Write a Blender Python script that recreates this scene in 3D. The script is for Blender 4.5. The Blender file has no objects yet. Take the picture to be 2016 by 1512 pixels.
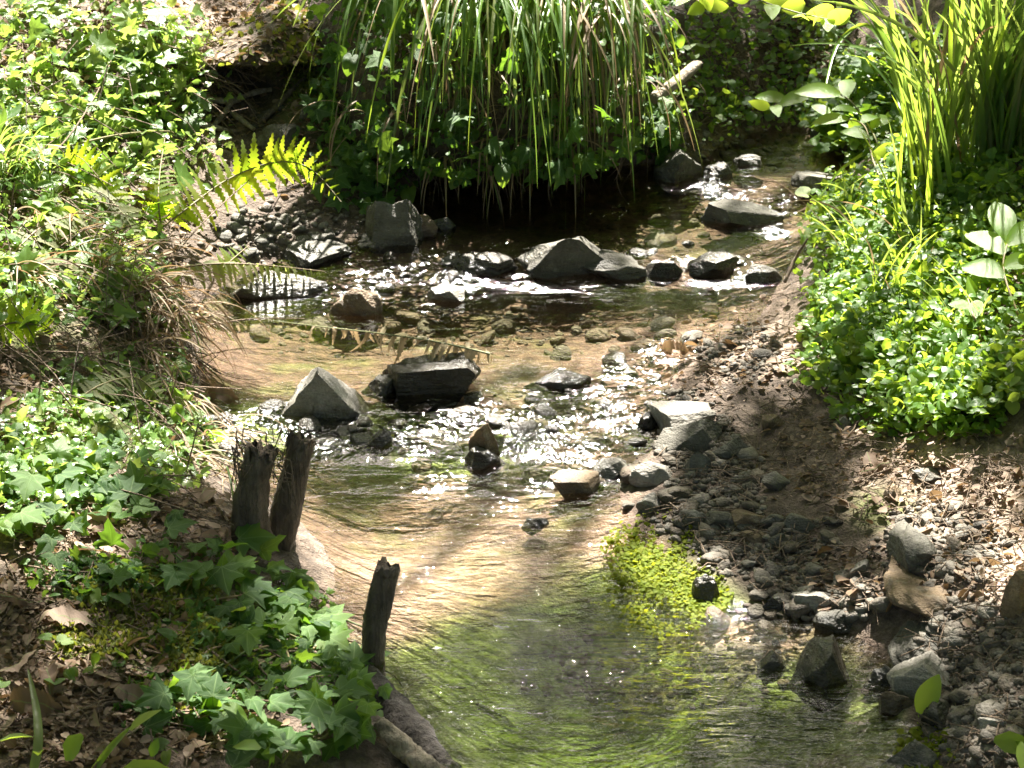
import bpy, math
import numpy as np
from mathutils import Matrix, Vector

sc = bpy.context.scene
COL = sc.collection
rng = np.random.default_rng(11)
RAD = math.radians

# ------------------------------------------------------------------ camera, sky, sun, exposure
CAM = np.array([0.0, 0.0, 1.8]); PITCH = RAD(25.0); HALF = math.tan(RAD(13.0))
cam_d = bpy.data.cameras.new('camera'); cam = bpy.data.objects.new('camera', cam_d); COL.objects.link(cam)
cam.location = CAM; cam.rotation_euler = (RAD(90) - PITCH, 0, 0)
cam_d.sensor_width = 36; cam_d.lens = 18 / HALF; cam_d.clip_start = 0.05; cam_d.clip_end = 400
cam_d.dof.use_dof = True; cam_d.dof.focus_distance = 3.75; cam_d.dof.aperture_fstop = 16
sc.camera = cam
SUN_EL, SUN_AZ = RAD(55), RAD(2)                     # azimuth from +Y towards +X
SUN = np.array([math.sin(SUN_AZ) * math.cos(SUN_EL), math.cos(SUN_AZ) * math.cos(SUN_EL), math.sin(SUN_EL)])
world = bpy.data.worlds.new('World'); sc.world = world; world.use_nodes = True
wn = world.node_tree.nodes; sky = wn.new('ShaderNodeTexSky'); sky.sky_type = 'NISHITA'; sky.sun_disc = False
sky.air_density = 0.7; sky.dust_density = 3.0; sky.ozone_density = 0.4; sky.sun_elevation = SUN_EL; sky.sun_rotation = SUN_AZ
world.node_tree.links.new(sky.outputs[0], wn['Background'].inputs[0]); wn['Background'].inputs[1].default_value = 0.05
sl = bpy.data.lights.new('sun', 'SUN'); sl.energy = 5.0; sl.angle = RAD(0.53); sl.color = (1.0, 0.94, 0.84)
so = bpy.data.objects.new('sun', sl); COL.objects.link(so); so.location = (0, 8, 12)
so.rotation_euler = Vector(SUN).to_track_quat('Z', 'Y').to_euler()
sc.view_settings.view_transform = 'Standard'; sc.view_settings.look = 'None'
sc.view_settings.exposure = 2.9; sc.view_settings.gamma = 1.0; sc.view_settings.use_curve_mapping = False
sc.cycles.max_bounces = 8; sc.cycles.transparent_max_bounces = 12; sc.cycles.use_denoising = True
sc.cycles.transmission_bounces = 4; sc.cycles.diffuse_bounces = 4; sc.cycles.glossy_bounces = 3

# ------------------------------------------------------------------ pixels (of the 2016 x 1512 photograph) <-> places
K = HALF / 1008
FWD = np.array([0, math.cos(PITCH), -math.sin(PITCH)]); UP = np.array([0, math.sin(PITCH), math.cos(PITCH)])
def ray(px, py):
    px = np.asarray(px, float); py = np.asarray(py, float)
    u = (px - 1008) * K; v = (756 - py) * K
    return FWD + u[..., None] * np.array([1.0, 0, 0]) + v[..., None] * UP
def at_z(px, py, z):
    d = ray(px, py); t = (np.asarray(z) - CAM[2]) / d[..., 2]; return CAM + d * t[..., None]
def at_y(px, py, y):
    d = ray(px, py); t = np.asarray(y) / d[..., 1]; return CAM + d * t[..., None]
def to_px(p):
    q = np.asarray(p, float) - CAM; w = q @ FWD
    w = np.where(w < 0.2, 0.2, w)
    return 1008 + q[..., 0] / w / K, 756 - (q @ UP) / w / K
def ppm(p):                                          # pixels per metre at a place
    return 1 / (K * float((np.asarray(p) - CAM) @ FWD))

def unit(v): v = np.asarray(v, float); return v / (np.linalg.norm(v, axis=-1, keepdims=True) + 1e-9)
# ------------------------------------------------------------------ lattice noise
_lat = np.random.default_rng(3).random((64, 64))
def vnoise(x, y):
    xi = np.floor(x).astype(int); yi = np.floor(y).astype(int); fx = x - xi; fy = y - yi
    fx = fx * fx * (3 - 2 * fx); fy = fy * fy * (3 - 2 * fy)
    g = lambda a, b: _lat[a % 64, b % 64]
    return (g(xi, yi) * (1 - fx) + g(xi + 1, yi) * fx) * (1 - fy) + (g(xi, yi + 1) * (1 - fx) + g(xi + 1, yi + 1) * fx) * fy - 0.5
def fbm(x, y, o=4):
    s = 0; a = 1.0
    for i in range(o):
        s = s + a * vnoise(x + 17.3 * i, y + 9.1 * i); x = x * 2.03; y = y * 2.03; a *= 0.5
    return s
def sstep(a, b, x):
    t = np.clip((x - a) / (b - a), 0, 1); return t * t * (3 - 2 * t)

# ------------------------------------------------------------------ lie of the land: heights at places read off the photograph
CZ = [  # px, py, height
 (300,1500,.10),(600,1500,.06),(720,1440,.05),(660,1330,.04),(500,1300,.09),(200,1250,.13),(400,1100,.10),(200,1050,.15),(610,1190,.015),(600,1060,.015),
 (480,1000,.05),(340,950,.07),(390,880,.03),(200,850,.15),(350,740,.055),(150,650,.20),(345,600,.07),(200,500,.20),(430,540,.07),(300,420,.18),(560,470,.09),
 (430,350,.16),(300,300,.24),(300,150,.33),(300,20,.44),(640,440,.10),(760,440,.09),(800,455,.085),
 (1700,300,.12),(1750,550,.15),(1800,400,.20),(1650,400,.11),(1615,500,.09),(1700,700,.11),(1900,700,.17),(1560,610,.062),(1420,680,.055),(1550,800,.06),(1750,850,.10),
 (1340,790,.035),(1450,950,.03),(1650,1000,.06),(1850,1000,.10),(1290,1000,.012),(1450,1100,.018),(1650,1100,.04),(1800,1150,.07),(1600,1225,.0),(1470,1190,.0),
 (1770,1290,.01),(1900,1350,.04),(1770,1400,.002),(1850,1500,.01),(2000,1512,.05),(1270,900,.02),
 (1600,1350,-.06),(1300,1400,-.11),(1000,1400,-.12),(880,1480,-.08),(900,1230,-.055),(1100,1100,-.035),(900,1000,-.03),(700,1080,-.04),(1200,1200,-.055),(1450,1300,-.03),(1100,950,-.03),
 (800,900,-.025),(600,900,-.01),(480,850,.005),(500,650,.005),(800,650,-.005),(1100,650,-.01),(1300,650,.01),(1400,600,.02),(900,600,.005),(1100,820,.0),(900,780,.0),(1200,860,.0),(620,800,.0),
 (450,620,.015),(600,570,.03),(800,530,.04),(1100,440,.03),(1300,450,.03),(1500,450,.045),(1550,520,.06),(1300,380,.05),(1500,350,.06),(1620,310,.075),(1200,520,.04),(950,470,.05),(1100,405,.05),(850,410,.05),(950,390,.05),(1200,370,.06),
]
CY = [  # px, py, distance
 (0,1500,2.45),(0,1200,2.75),(0,1000,2.98),(0,800,3.25),(0,600,3.6),(0,450,3.95),(0,250,4.3),(0,0,4.9),
 (450,230,4.83),(460,140,5.02),(380,60,4.95),(560,20,5.25),(700,20,5.15),(650,110,4.95),(650,200,4.8),(650,300,4.68),(680,400,4.55),
 (950,345,4.76),(950,290,4.86),(950,200,4.93),(950,60,5.0),(800,350,4.72),(800,290,4.82),(800,200,4.9),(800,60,5.0),(1150,335,4.82),(1150,280,4.92),(1150,180,5.0),(1150,40,5.08),
 (1280,330,4.86),(1280,200,4.9),(1280,60,5.0),(1400,285,4.95),(1400,190,5.05),(1400,90,5.18),(1400,0,5.3),(1600,255,5.08),(1600,190,5.2),(1600,100,5.35),(1600,0,5.45),
 (1700,240,4.95),(1700,130,5.1),(2000,350,4.2),(2016,100,4.7),(2016,0,4.9),(1850,200,4.7),(1750,310,4.6),(2000,550,3.8),(2016,750,3.45),(2000,900,3.25),(2016,1050,3.05),(1950,1200,2.85),(2016,1400,2.6),
]
_c = np.vstack([at_z(*np.array(CZ).T), at_y(*np.array(CY).T)])
def _phi(r2): return 0.5 * r2 * np.log(r2 + 1e-12)
_n = len(_c); _d2 = ((_c[:, None, :2] - _c[None, :, :2]) ** 2).sum(-1)
_A = np.zeros((_n + 3, _n + 3)); _A[:_n, :_n] = _phi(_d2) + 1e-3 * np.eye(_n)
_A[:_n, _n] = 1; _A[:_n, _n + 1:] = _c[:, :2]; _A[_n:, :_n] = _A[:_n, _n:].T
_w = np.linalg.solve(_A, np.concatenate([_c[:, 2], [0, 0, 0]]))
def water_level(x, y):
    j = 0.05 * vnoise(x * 4, y * 2)
    return 0.045 * sstep(3.28, 3.98, y + j) + 0.037 * sstep(4.12, 4.48, y + j) + 0.02 * sstep(4.6, 5.0, y)
def land0(x, y):
    x = np.asarray(x, float); y = np.asarray(y, float); sh = x.shape
    x = x.ravel(); y = y.ravel()
    xc = np.clip(x, -1.45, 1.55); yc = np.clip(y, 2.42, 5.6)
    out = np.empty_like(x)
    for i in range(0, len(x), 20000):
        q = np.stack([xc[i:i+20000], yc[i:i+20000]], 1)
        r2 = ((q[:, None] - _c[None, :, :2]) ** 2).sum(-1)
        out[i:i+20000] = _phi(r2) @ _w[:_n] + _w[_n] + q @ _w[_n + 1:]
    out += 0.28 * (np.abs(x) > 1.5) * (np.abs(x - xc)) ** 0.9 * 0.5 + 0.22 * np.clip(y - 5.6, 0, 60)
    return out.reshape(sh)
GX = np.concatenate([-np.geomspace(60, 1.75, 22), np.arange(-1.7, 1.81, 0.012), np.geomspace(1.86, 60, 22)])
GY = np.concatenate([-np.geomspace(30, .3, 10), np.arange(0, 2.3, 0.1), np.arange(2.3, 5.7, 0.012), np.geomspace(5.75, 80, 24)])
_X, _Y = np.meshgrid(GX, GY)
_L = land0(_X, _Y)
_wl = water_level(_X, _Y)
_under = _L < _wl
_near = np.exp(-((np.abs(_X) - 0) / 3.0) ** 4)
_rough = fbm(_X * 9, _Y * 9, 5) * 0.018 + np.abs(fbm(_X * 28 + 5, _Y * 28, 3)) * 0.010
_Z = _L + _near * np.where(_under, 0.3 * _rough, _rough)
def land(x, y):                                      # height of the finished ground
    x = np.asarray(x, float); y = np.asarray(y, float)
    i = np.clip(np.searchsorted(GX, x) - 1, 0, len(GX) - 2); j = np.clip(np.searchsorted(GY, y) - 1, 0, len(GY) - 2)
    fx = np.clip((x - GX[i]) / (GX[i + 1] - GX[i]), 0, 1); fy = np.clip((y - GY[j]) / (GY[j + 1] - GY[j]), 0, 1)
    return (_Z[j, i] * (1 - fx) + _Z[j, i + 1] * fx) * (1 - fy) + (_Z[j + 1, i] * (1 - fx) + _Z[j + 1, i + 1] * fx) * fy
def hit(px, py):                                     # where the sight line meets the ground
    px = np.atleast_1d(np.asarray(px, float)); py = np.atleast_1d(np.asarray(py, float))
    ys = np.linspace(2.3, 5.7, 500); d = ray(px, py); d = d / d[:, 1:2]
    zz = CAM[2] + d[:, 2:3] * ys; xx = d[:, 0:1] * ys
    below = zz < land(xx, np.broadcast_to(ys, xx.shape))
    k = np.where(below.any(1), below.argmax(1), 499)
    y = ys[k]; x = d[:, 0] * y
    return np.stack([x, y, land(x, y)], 1)
def hit1(px, py): return hit(px, py)[0]
def lift(px, py, d):                                  # a place d metres nearer than the ground on that sight line
    h = hit(px, py); v = unit(CAM - h); return h + v * np.asarray(d).reshape(-1, 1)
def lift1(px, py, d): return lift(px, py, d)[0]
def ell(px, py, items):                              # soft union of ellipses (x, y, rx, ry, turn)
    m = np.zeros(np.shape(px))
    for e in items:
        a = RAD(e[4]) if len(e) > 4 else 0
        dx = px - e[0]; dy = py - e[1]; u = dx * math.cos(a) + dy * math.sin(a); v = -dx * math.sin(a) + dy * math.cos(a)
        m = np.maximum(m, np.exp(-0.7 * ((u / e[2]) ** 2 + (v / e[3]) ** 2) ** 1.5))
    return m

# ------------------------------------------------------------------ materials
class NT:
    def __init__(s, name):
        s.m = bpy.data.materials.new(name); s.m.use_nodes = True; s.t = s.m.node_tree; s.t.nodes.clear()
        s.out = s.n('ShaderNodeOutputMaterial')
    def n(s, typ, **kw):
        nd = s.t.nodes.new(typ)
        for k, v in kw.items(): setattr(nd, k, v)
        return nd
    def set(s, sock, v):
        if hasattr(v, 'is_output') or isinstance(v, bpy.types.NodeSocket): s.t.links.new(v, sock)
        elif isinstance(v, (tuple, list)) and len(v) == 3 and sock.type == 'RGBA': sock.default_value = (*v, 1)
        else: sock.default_value = v
    def math(s, op, a, b=0.0, c=None):
        nd = s.n('ShaderNodeMath', operation=op); s.set(nd.inputs[0], a); s.set(nd.inputs[1], b)
        if c is not None: s.set(nd.inputs[2], c)
        return nd.outputs[0]
    def noise(s, vec, scale, detail=4, rough=.55, dist=0.0):
        nd = s.n('ShaderNodeTexNoise'); s.set(nd.inputs['Vector'], vec); s.set(nd.inputs['Scale'], scale)
        s.set(nd.inputs['Detail'], detail); s.set(nd.inputs['Roughness'], rough); s.set(nd.inputs['Distortion'], dist)
        return nd.outputs['Fac']
    def ramp(s, fac, stops, mode='LINEAR'):
        nd = s.n('ShaderNodeValToRGB'); s.set(nd.inputs[0], fac); cr = nd.color_ramp; cr.interpolation = mode
        while len(cr.elements) < len(stops): cr.elements.new(0.5)
        for e, (p, c) in zip(cr.elements, stops): e.position = p; e.color = (*c, 1) if not np.isscalar(c) else (c, c, c, 1)
        return nd.outputs[0]
    def mix(s, fac, a, b):
        nd = s.n('ShaderNodeMix', data_type='RGBA'); s.set(nd.inputs[0], fac); s.set(nd.inputs[6], a); s.set(nd.inputs[7], b); return nd.outputs[2]
    def attr(s, name): return s.n('ShaderNodeAttribute', attribute_name=name).outputs['Fac']
    def coord(s, k='Object'): return s.n('ShaderNodeTexCoord').outputs[k]
    def pos(s): return s.n('ShaderNodeNewGeometry').outputs['Position']
    def mapping(s, vec, scale, rot=(0, 0, 0)):
        nd = s.n('ShaderNodeMapping'); s.set(nd.inputs[0], vec); nd.inputs['Scale'].default_value = scale; nd.inputs['Rotation'].default_value = rot; return nd.outputs[0]
    def bump(s, h, strength=.5, dist=.01):
        nd = s.n('ShaderNodeBump'); nd.inputs['Strength'].default_value = strength; nd.inputs['Distance'].default_value = dist; s.set(nd.inputs['Height'], h); return nd.outputs[0]
    def princ(s, col, rough=.6, normal=None, spec=.5):
        nd = s.n('ShaderNodeBsdfPrincipled'); s.set(nd.inputs['Base Color'], col); s.set(nd.inputs['Roughness'], rough); s.set(nd.inputs['Specular IOR Level'], spec)
        if normal is not None: s.set(nd.inputs['Normal'], normal)
        return nd.outputs[0]
    def done(s, sh): s.t.links.new(sh, s.out.inputs[0]); return s.m
    def rnd(s):
        a = s.n('ShaderNodeObjectInfo').outputs['Random']; return s.math('FRACT', s.math('ADD', a, s.attr('rnd')))
MATS = {}
def leaf_mat(name, cols, trans, tfac=.42, rough=.38, vein=None, spec=.5):
    t = NT(name); r = t.rnd()
    k = len(cols); stops = [(i / max(k - 1, 1), c) for i, c in enumerate(cols)]
    col = t.ramp(r, stops)
    n1 = t.noise(t.coord(), 55, 3)
    col = t.mix(t.math('MULTIPLY', n1, .55), col, tuple(0.55 * x for x in cols[0]))
    tc = t.mix(.5, t.ramp(r, [(i / max(k - 1, 1), c) for i, c in enumerate(trans)]), t.mix(n1, trans[0], trans[-1]))
    bh = n1
    if vein:                                          # pale veins fanning from the leaf stalk
        uv = t.n('ShaderNodeUVMap').outputs[0]; sp = t.n('ShaderNodeSeparateXYZ'); t.set(sp.inputs[0], uv)
        ax = t.math('ABSOLUTE', sp.outputs[0]); y = sp.outputs[1]; d = None
        for a in ((0, 42, 88) if vein == 'fan' else (0,)):
            ca, sa = math.cos(RAD(a)), math.sin(RAD(a))
            e = t.math('ABSOLUTE', t.math('SUBTRACT', t.math('MULTIPLY', ax, ca), t.math('MULTIPLY', y, sa)))
            d = e if d is None else t.math('MINIMUM', d, e)
        vm = t.math('LESS_THAN', d, 0.013)
        col = t.mix(t.math('MULTIPLY', vm, .6), col, (.16, .24, .08)); bh = t.math('ADD', n1, t.math('MULTIPLY', vm, .5))
    p = t.princ(col, rough, t.bump(bh, .35, .004), spec)
    tr = t.n('ShaderNodeBsdfTranslucent'); t.set(tr.inputs[0], tc)
    mx = t.n('ShaderNodeMixShader'); mx.inputs[0].default_value = tfac; t.t.links.new(p, mx.inputs[1]); t.t.links.new(tr.outputs[0], mx.inputs[2])
    MATS[name] = t.done(mx.outputs[0]); return MATS[name]
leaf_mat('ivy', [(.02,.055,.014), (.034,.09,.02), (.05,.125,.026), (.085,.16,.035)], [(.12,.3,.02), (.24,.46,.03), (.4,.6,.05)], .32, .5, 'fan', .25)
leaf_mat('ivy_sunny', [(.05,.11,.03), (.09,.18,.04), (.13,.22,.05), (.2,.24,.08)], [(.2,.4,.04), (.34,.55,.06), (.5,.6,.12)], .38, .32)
leaf_mat('cover', [(.04,.09,.02), (.06,.14,.025), (.09,.18,.035), (.14,.2,.045)], [(.2,.42,.03), (.34,.58,.04), (.55,.66,.06)], .45, .46, None, .4)
leaf_mat('sedge', [(.05,.105,.025), (.07,.15,.035), (.10,.185,.05), (.15,.21,.07), (.24,.22,.12)], [(.22,.42,.04), (.36,.56,.06), (.46,.56,.1)], .38, .36)
leaf_mat('sedge_dry', [(.24,.18,.10), (.32,.24,.14), (.16,.11,.07)], [(.4,.3,.15), (.35,.2,.1)], .3, .6)
leaf_mat('fern', [(.08,.15,.025), (.12,.19,.03), (.16,.2,.03)], [(.36,.62,.02), (.48,.68,.03), (.6,.62,.04)], .6, .55, None, .2)
leaf_mat('fern_dull', [(.10,.13,.05), (.16,.18,.08), (.22,.21,.11)], [(.36,.44,.08), (.45,.48,.12)], .42, .55, None, .3)
leaf_mat('fern_dead', [(.36,.31,.2), (.44,.38,.26), (.26,.2,.12)], [(.4,.3,.16), (.3,.2,.1)], .25, .8, None, .2)
leaf_mat('shoot', [(.1,.2,.03), (.14,.26,.04), (.18,.3,.06)], [(.5,.72,.05), (.65,.78,.08)], .5, .3)
leaf_mat('shade_leaf', [(.03,.06,.015), (.045,.085,.02), (.06,.10,.025)], [(.12,.19,.03), (.18,.26,.05)], .3, .45)
leaf_mat('canopy', [(.05,.11,.02), (.07,.15,.025), (.10,.18,.03)], [(.4,.62,.04), (.55,.75,.08)], .55, .4)
leaf_mat('cress', [(.09,.13,.012), (.13,.17,.015), (.18,.2,.022)], [(.35,.42,.02), (.45,.48,.03)], .35, .65, None, .12)
leaf_mat('dead_leaf', [(.09,.055,.032), (.16,.10,.06), (.27,.185,.125), (.38,.285,.22), (.14,.09,.055)], [(.3,.16,.07), (.4,.26,.12)], .2, .65, 'mid', .3)
leaf_mat('moss', [(.07,.10,.015), (.11,.14,.02), (.16,.17,.03)], [(.3,.36,.03), (.36,.36,.05)], .3, .7)

def stone_mat(name, cols, lich=(.34,.36,.3), wet=.0, rough=.75):
    t = NT(name); r = t.n('ShaderNodeObjectInfo').outputs['Random']; r2 = t.math('FRACT', t.math('ADD', r, t.attr('rnd')))
    base = t.ramp(r2, [(i / max(len(cols) - 1, 1), c) for i, c in enumerate(cols)])
    p = t.pos(); n = t.noise(p, 22, 6, .62); st = t.noise(t.mapping(p, (30, 30, 160), (.5, .3, 0)), 1.0, 4, .6); fine = t.noise(p, 260, 3, .6)
    col = t.mix(t.ramp(n, [(.35, .0), (.65, .7)]), base, tuple(c * .5 for c in cols[0]))
    col = t.mix(t.ramp(t.noise(p, 34, 5, .65), [(.56, .0), (.66, .55)]), col, lich)
    col = t.mix(t.ramp(st, [(.55, .0), (.62, .45)]), col, tuple(c * .6 for c in cols[-1]))
    col = t.mix(t.ramp(fine, [(.3, .35), (.6, .0)]), col, (.03, .026, .02))
    h = t.math('ADD', t.math('MULTIPLY', n, 1.0), t.math('ADD', t.math('MULTIPLY', st, .5), t.math('MULTIPLY', fine, .25)))
    wt = t.attr('wet'); col = t.mix(t.math('MULTIPLY', wt, .62), col, (.012, .011, .009)); rg = t.math('SUBTRACT', t.ramp(n, [(.3, rough - .12), (.7, min(1, rough + .1))]), t.math('MULTIPLY', wt, .45 if rough > .5 else .1))
    MATS[name] = t.done(t.princ(col, rg, t.bump(h, .9, .012))); return MATS[name]
stone_mat('stone', [(.085,.08,.064), (.13,.122,.1), (.11,.098,.075), (.16,.148,.12)], (.2,.2,.165))
stone_mat('pale_stone', [(.26,.24,.205), (.33,.31,.27)], (.4,.39,.34))
stone_mat('wet_stone', [(.045,.04,.032), (.07,.06,.045), (.055,.055,.045)], (.12,.11,.09), 1, .28)
stone_mat('brown_stone', [(.20,.14,.085), (.26,.18,.10), (.17,.12,.08)], (.3,.26,.2))
stone_mat('gravel', [(.11,.092,.07), (.17,.148,.115), (.15,.113,.078), (.26,.235,.19), (.08,.07,.06)], (.3,.28,.24))
stone_mat('bed_stone', [(.09,.06,.036), (.14,.1,.06), (.07,.06,.036), (.11,.095,.07)], (.13,.12,.07))

def wood_mat(name, a, b, sc_=1.0):
    t = NT(name); p = t.coord(); g = t.noise(t.mapping(p, (90, 90, 9 + 40 * (sc_ < 1))), 1.0, 5, .65, .6); n = t.noise(p, 40, 4)
    col = t.mix(t.ramp(g, [(.35, .0), (.65, 1.0)]), a, b); col = t.mix(t.ramp(n, [(.5, .0), (.75, .6)]), col, tuple(.4 * x for x in a))
    MATS[name] = t.done(t.princ(col, .85, t.bump(t.math('ADD', g, t.math('MULTIPLY', n, .7)), 1.0, .016))); return MATS[name]
wood_mat('log_bark', (.05,.038,.028), (.13,.1,.075), .3)
wood_mat('bark', (.075,.055,.04), (.16,.125,.09)); wood_mat('pale_wood', (.2,.16,.11), (.36,.31,.24)); wood_mat('wet_wood', (.018,.014,.012), (.05,.04,.032))
wood_mat('twig', (.12,.085,.055), (.26,.19,.13)); wood_mat('trunk_bark', (.08,.07,.055), (.15,.13,.1))
t = NT('stem'); r = t.rnd(); MATS['stem'] = t.done(t.princ(t.ramp(r, [(0, (.14,.14,.05)), (.5, (.2,.13,.07)), (1, (.1,.15,.04))]), .6))

# ground: sandy bed, soil, litter and moss, with pools of sun painted in
t = NT('ground_soil'); p = t.pos()
n1 = t.noise(p, 7, 6, .6); n2 = t.noise(p, 45, 5, .65); n3 = t.noise(p, 190, 3, .6)
soil = t.ramp(n2, [(.25, (.028,.019,.013)), (.48, (.065,.045,.031)), (.6, (.11,.08,.058)), (.75, (.17,.13,.1))])
lit = t.ramp(n2, [(.3, (.10,.07,.05)), (.5, (.24,.18,.135)), (.7, (.46,.34,.285))])  # pinkish litter tone, also carries the look of sun on soil
bed = t.ramp(n2, [(.25, (.038,.021,.014)), (.45, (.088,.051,.034)), (.65, (.165,.102,.07))])
alg = t.ramp(n2, [(.3, (.06,.09,.014)), (.6, (.17,.23,.045))])
streak = t.noise(t.mapping(p, (8, 13, 9)), 1.0, 3, .5, .3)
bed = t.mix(t.math('MULTIPLY', t.attr('sunny_sand'), t.ramp(n1, [(.3, .5), (.6, 1.0)])), bed, t.ramp(n2, [(.3, (.26,.175,.13)), (.65, (.46,.335,.26))]))
bed = t.mix(t.ramp(t.math('ADD', streak, t.math('MULTIPLY', t.attr('algae'), .8)), [(.55, .0), (.95, .9)]), bed, alg)
col = t.mix(t.attr('litter'), soil, lit)
col = t.mix(t.math('MULTIPLY', t.attr('moss'), t.ramp(n1, [(.35, .2), (.6, 1.0)])), col, t.ramp(n3, [(.3, (.05,.07,.015)), (.7, (.15,.17,.03))]))
col = t.mix(t.attr('bed'), col, bed)
h = t.math('ADD', t.math('MULTIPLY', n2, 1.0), t.math('MULTIPLY', n3, .6))
MATS['ground_soil'] = t.done(t.princ(col, .85, t.bump(h, .9, .012)))

# water: clear, tinted a little, ripples from the flow, mirror strength by Fresnel
t = NT('stream_water'); p = t.pos(); tb = t.attr('turb')
rp = t.noise(t.mapping(p, (11, 36, 11), (0, 0, .12)), 1.0, 3, .55, .5)
rp2 = t.noise(t.mapping(p, (40, 85, 45), (0, 0, -.3)), 1.0, 3, .55, .4)
ch = t.noise(p, 44, 1.5, .5, .8); ch2 = t.noise(p, 190, 2, .6)
calm = t.math('ADD', t.math('MULTIPLY', rp, .021), t.math('MULTIPLY', rp2, .0062))
wild = t.math('ADD', t.math('MULTIPLY', ch, .0125), t.math('MULTIPLY', ch2, .0012))
hh = t.math('ADD', t.math('MULTIPLY', calm, t.math('ADD', t.math('MULTIPLY', t.attr('calm'), 1.1), .0)), t.math('MULTIPLY', wild, tb))
nb = t.n('ShaderNodeBump'); nb.inputs['Strength'].default_value = 1.0; nb.inputs['Distance'].default_value = 1.0; t.set(nb.inputs['Height'], hh)
fr = t.n('ShaderNodeFresnel'); fr.inputs[0].default_value = 1.55; t.set(fr.inputs['Normal'], nb.outputs[0])
tr = t.n('ShaderNodeBsdfTransparent'); t.set(tr.inputs[0], t.mix(t.attr('deep'), (.95, .935, .88), (.45, .5, .27)))
gl = t.n('ShaderNodeBsdfGlossy', distribution='BECKMANN'); t.set(gl.inputs['Roughness'], t.math('ADD', t.math('MULTIPLY', tb, .13), .022)); t.set(gl.inputs['Color'], (1, 1, 1)); t.set(gl.inputs['Normal'], nb.outputs[0])
mx = t.n('ShaderNodeMixShader'); t.t.links.new(fr.outputs[0], mx.inputs[0]); t.t.links.new(tr.outputs[0], mx.inputs[1]); t.t.links.new(gl.outputs[0], mx.inputs[2])
MATS['stream_water'] = t.done(mx.outputs[0])

# ------------------------------------------------------------------ mesh helpers
def mesh_np(name, V, F, mat=None, attrs=None, smooth=True, uv=None):
    V = np.ascontiguousarray(V, np.float32); F = np.ascontiguousarray(F, np.int32); k = F.shape[1]
    me = bpy.data.meshes.new(name); me.vertices.add(len(V)); me.vertices.foreach_set('co', V.ravel())
    me.loops.add(F.size); me.loops.foreach_set('vertex_index', F.ravel())
    me.polygons.add(len(F)); me.polygons.foreach_set('loop_start', np.arange(len(F), dtype=np.int32) * k)
    me.polygons.foreach_set('use_smooth', np.full(len(F), smooth))
    for an, av in (attrs or {}).items():
        a = me.attributes.new(an, 'FLOAT', 'POINT'); a.data.foreach_set('value', np.ascontiguousarray(av, np.float32))
    if uv is not None:
        l = me.uv_layers.new(name='uv'); l.data.foreach_set('uv', np.ascontiguousarray(uv[F.ravel()], np.float32).ravel())
    me.update(); me.validate()
    if mat: me.materials.append(MATS[mat])
    return me
def obj(name, me, parent=None, loc=None):
    o = bpy.data.objects.new(name, me); COL.objects.link(o)
    if parent is not None: o.parent = parent
    if loc is not None: o.location = loc
    return o
def tag(o, label=None, cat=None, group=None, kind=None):
    if label: o['label'] = label
    if cat: o['category'] = cat
    if group: o['group'] = group
    if kind: o['kind'] = kind
    return o
def thing(name, loc, label, cat, group=None): return tag(obj(name, None, None, loc), label, cat, group)
def put(name, me, parent, base, M, s):                # a piece with rotation matrix, scale and world place, under its thing
    o = obj(name, me, parent); m = Matrix.Identity(4)
    R3 = np.asarray(M[0]) * np.asarray(s)
    for i in range(3):
        for j in range(3): m[i][j] = R3[i, j]
        m[i][3] = M[1][i] - base[i]
    o.matrix_basis = m; return o
def cat_meshes(parts):
    V = []; F = []; n = 0
    for v, f in parts: V.append(v); F.append(np.asarray(f) + n); n += len(v)
    return np.vstack(V), np.vstack(F)
def tube(pts, rad, n=6, cap=True):
    pts = np.asarray(pts, float); m = len(pts); rad = np.broadcast_to(np.asarray(rad, float), (m,))
    tg = np.gradient(pts, axis=0); tg /= np.linalg.norm(tg, axis=1, keepdims=True) + 1e-9
    ref = np.array([.3, .2, .93]); a = np.cross(tg, ref); a /= np.linalg.norm(a, axis=1, keepdims=True) + 1e-9; b = np.cross(tg, a)
    th = np.arange(n) * 2 * math.pi / n
    V = pts[:, None] + rad[:, None, None] * (np.cos(th)[None, :, None] * a[:, None] + np.sin(th)[None, :, None] * b[:, None])
    V = V.reshape(-1, 3); i, j = np.meshgrid(np.arange(m - 1), np.arange(n), indexing='ij'); j2 = (j + 1) % n
    F = np.stack([i * n + j, i * n + j2, (i + 1) * n + j2, (i + 1) * n + j], -1).reshape(-1, 4)
    if cap:
        V = np.vstack([V, pts[0], pts[-1]]); c0 = len(V) - 2; jj = np.arange(n); j2 = (jj + 1) % n
        F = np.vstack([F, np.stack([np.full(n, c0), np.full(n, c0), j2, jj], 1), np.stack([np.full(n, c0 + 1), np.full(n, c0 + 1), (m - 1) * n + jj, (m - 1) * n + j2], 1)])
    return V, tri(F)
def tri(F):
    F = np.asarray(F)
    if F.shape[1] == 3: return F
    T = np.vstack([F[:, [0, 1, 2]], F[:, [0, 2, 3]]]); return T[(T[:, 0] != T[:, 1]) & (T[:, 1] != T[:, 2]) & (T[:, 0] != T[:, 2])]
def spline(P, n):
    P = np.asarray(P, float); m = len(P); s = np.linspace(0, m - 1, n); i = np.clip(s.astype(int), 0, m - 2); f = (s - i)[:, None]
    g = lambda k: P[np.clip(k, 0, m - 1)]
    p0, p1, p2, p3 = g(i - 1), g(i), g(i + 1), g(i + 2)
    return .5 * (2 * p1 + (p2 - p0) * f + (2 * p0 - 5 * p1 + 4 * p2 - p3) * f ** 2 + (3 * p1 - p0 - 3 * p2 + p3) * f ** 3)
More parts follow.
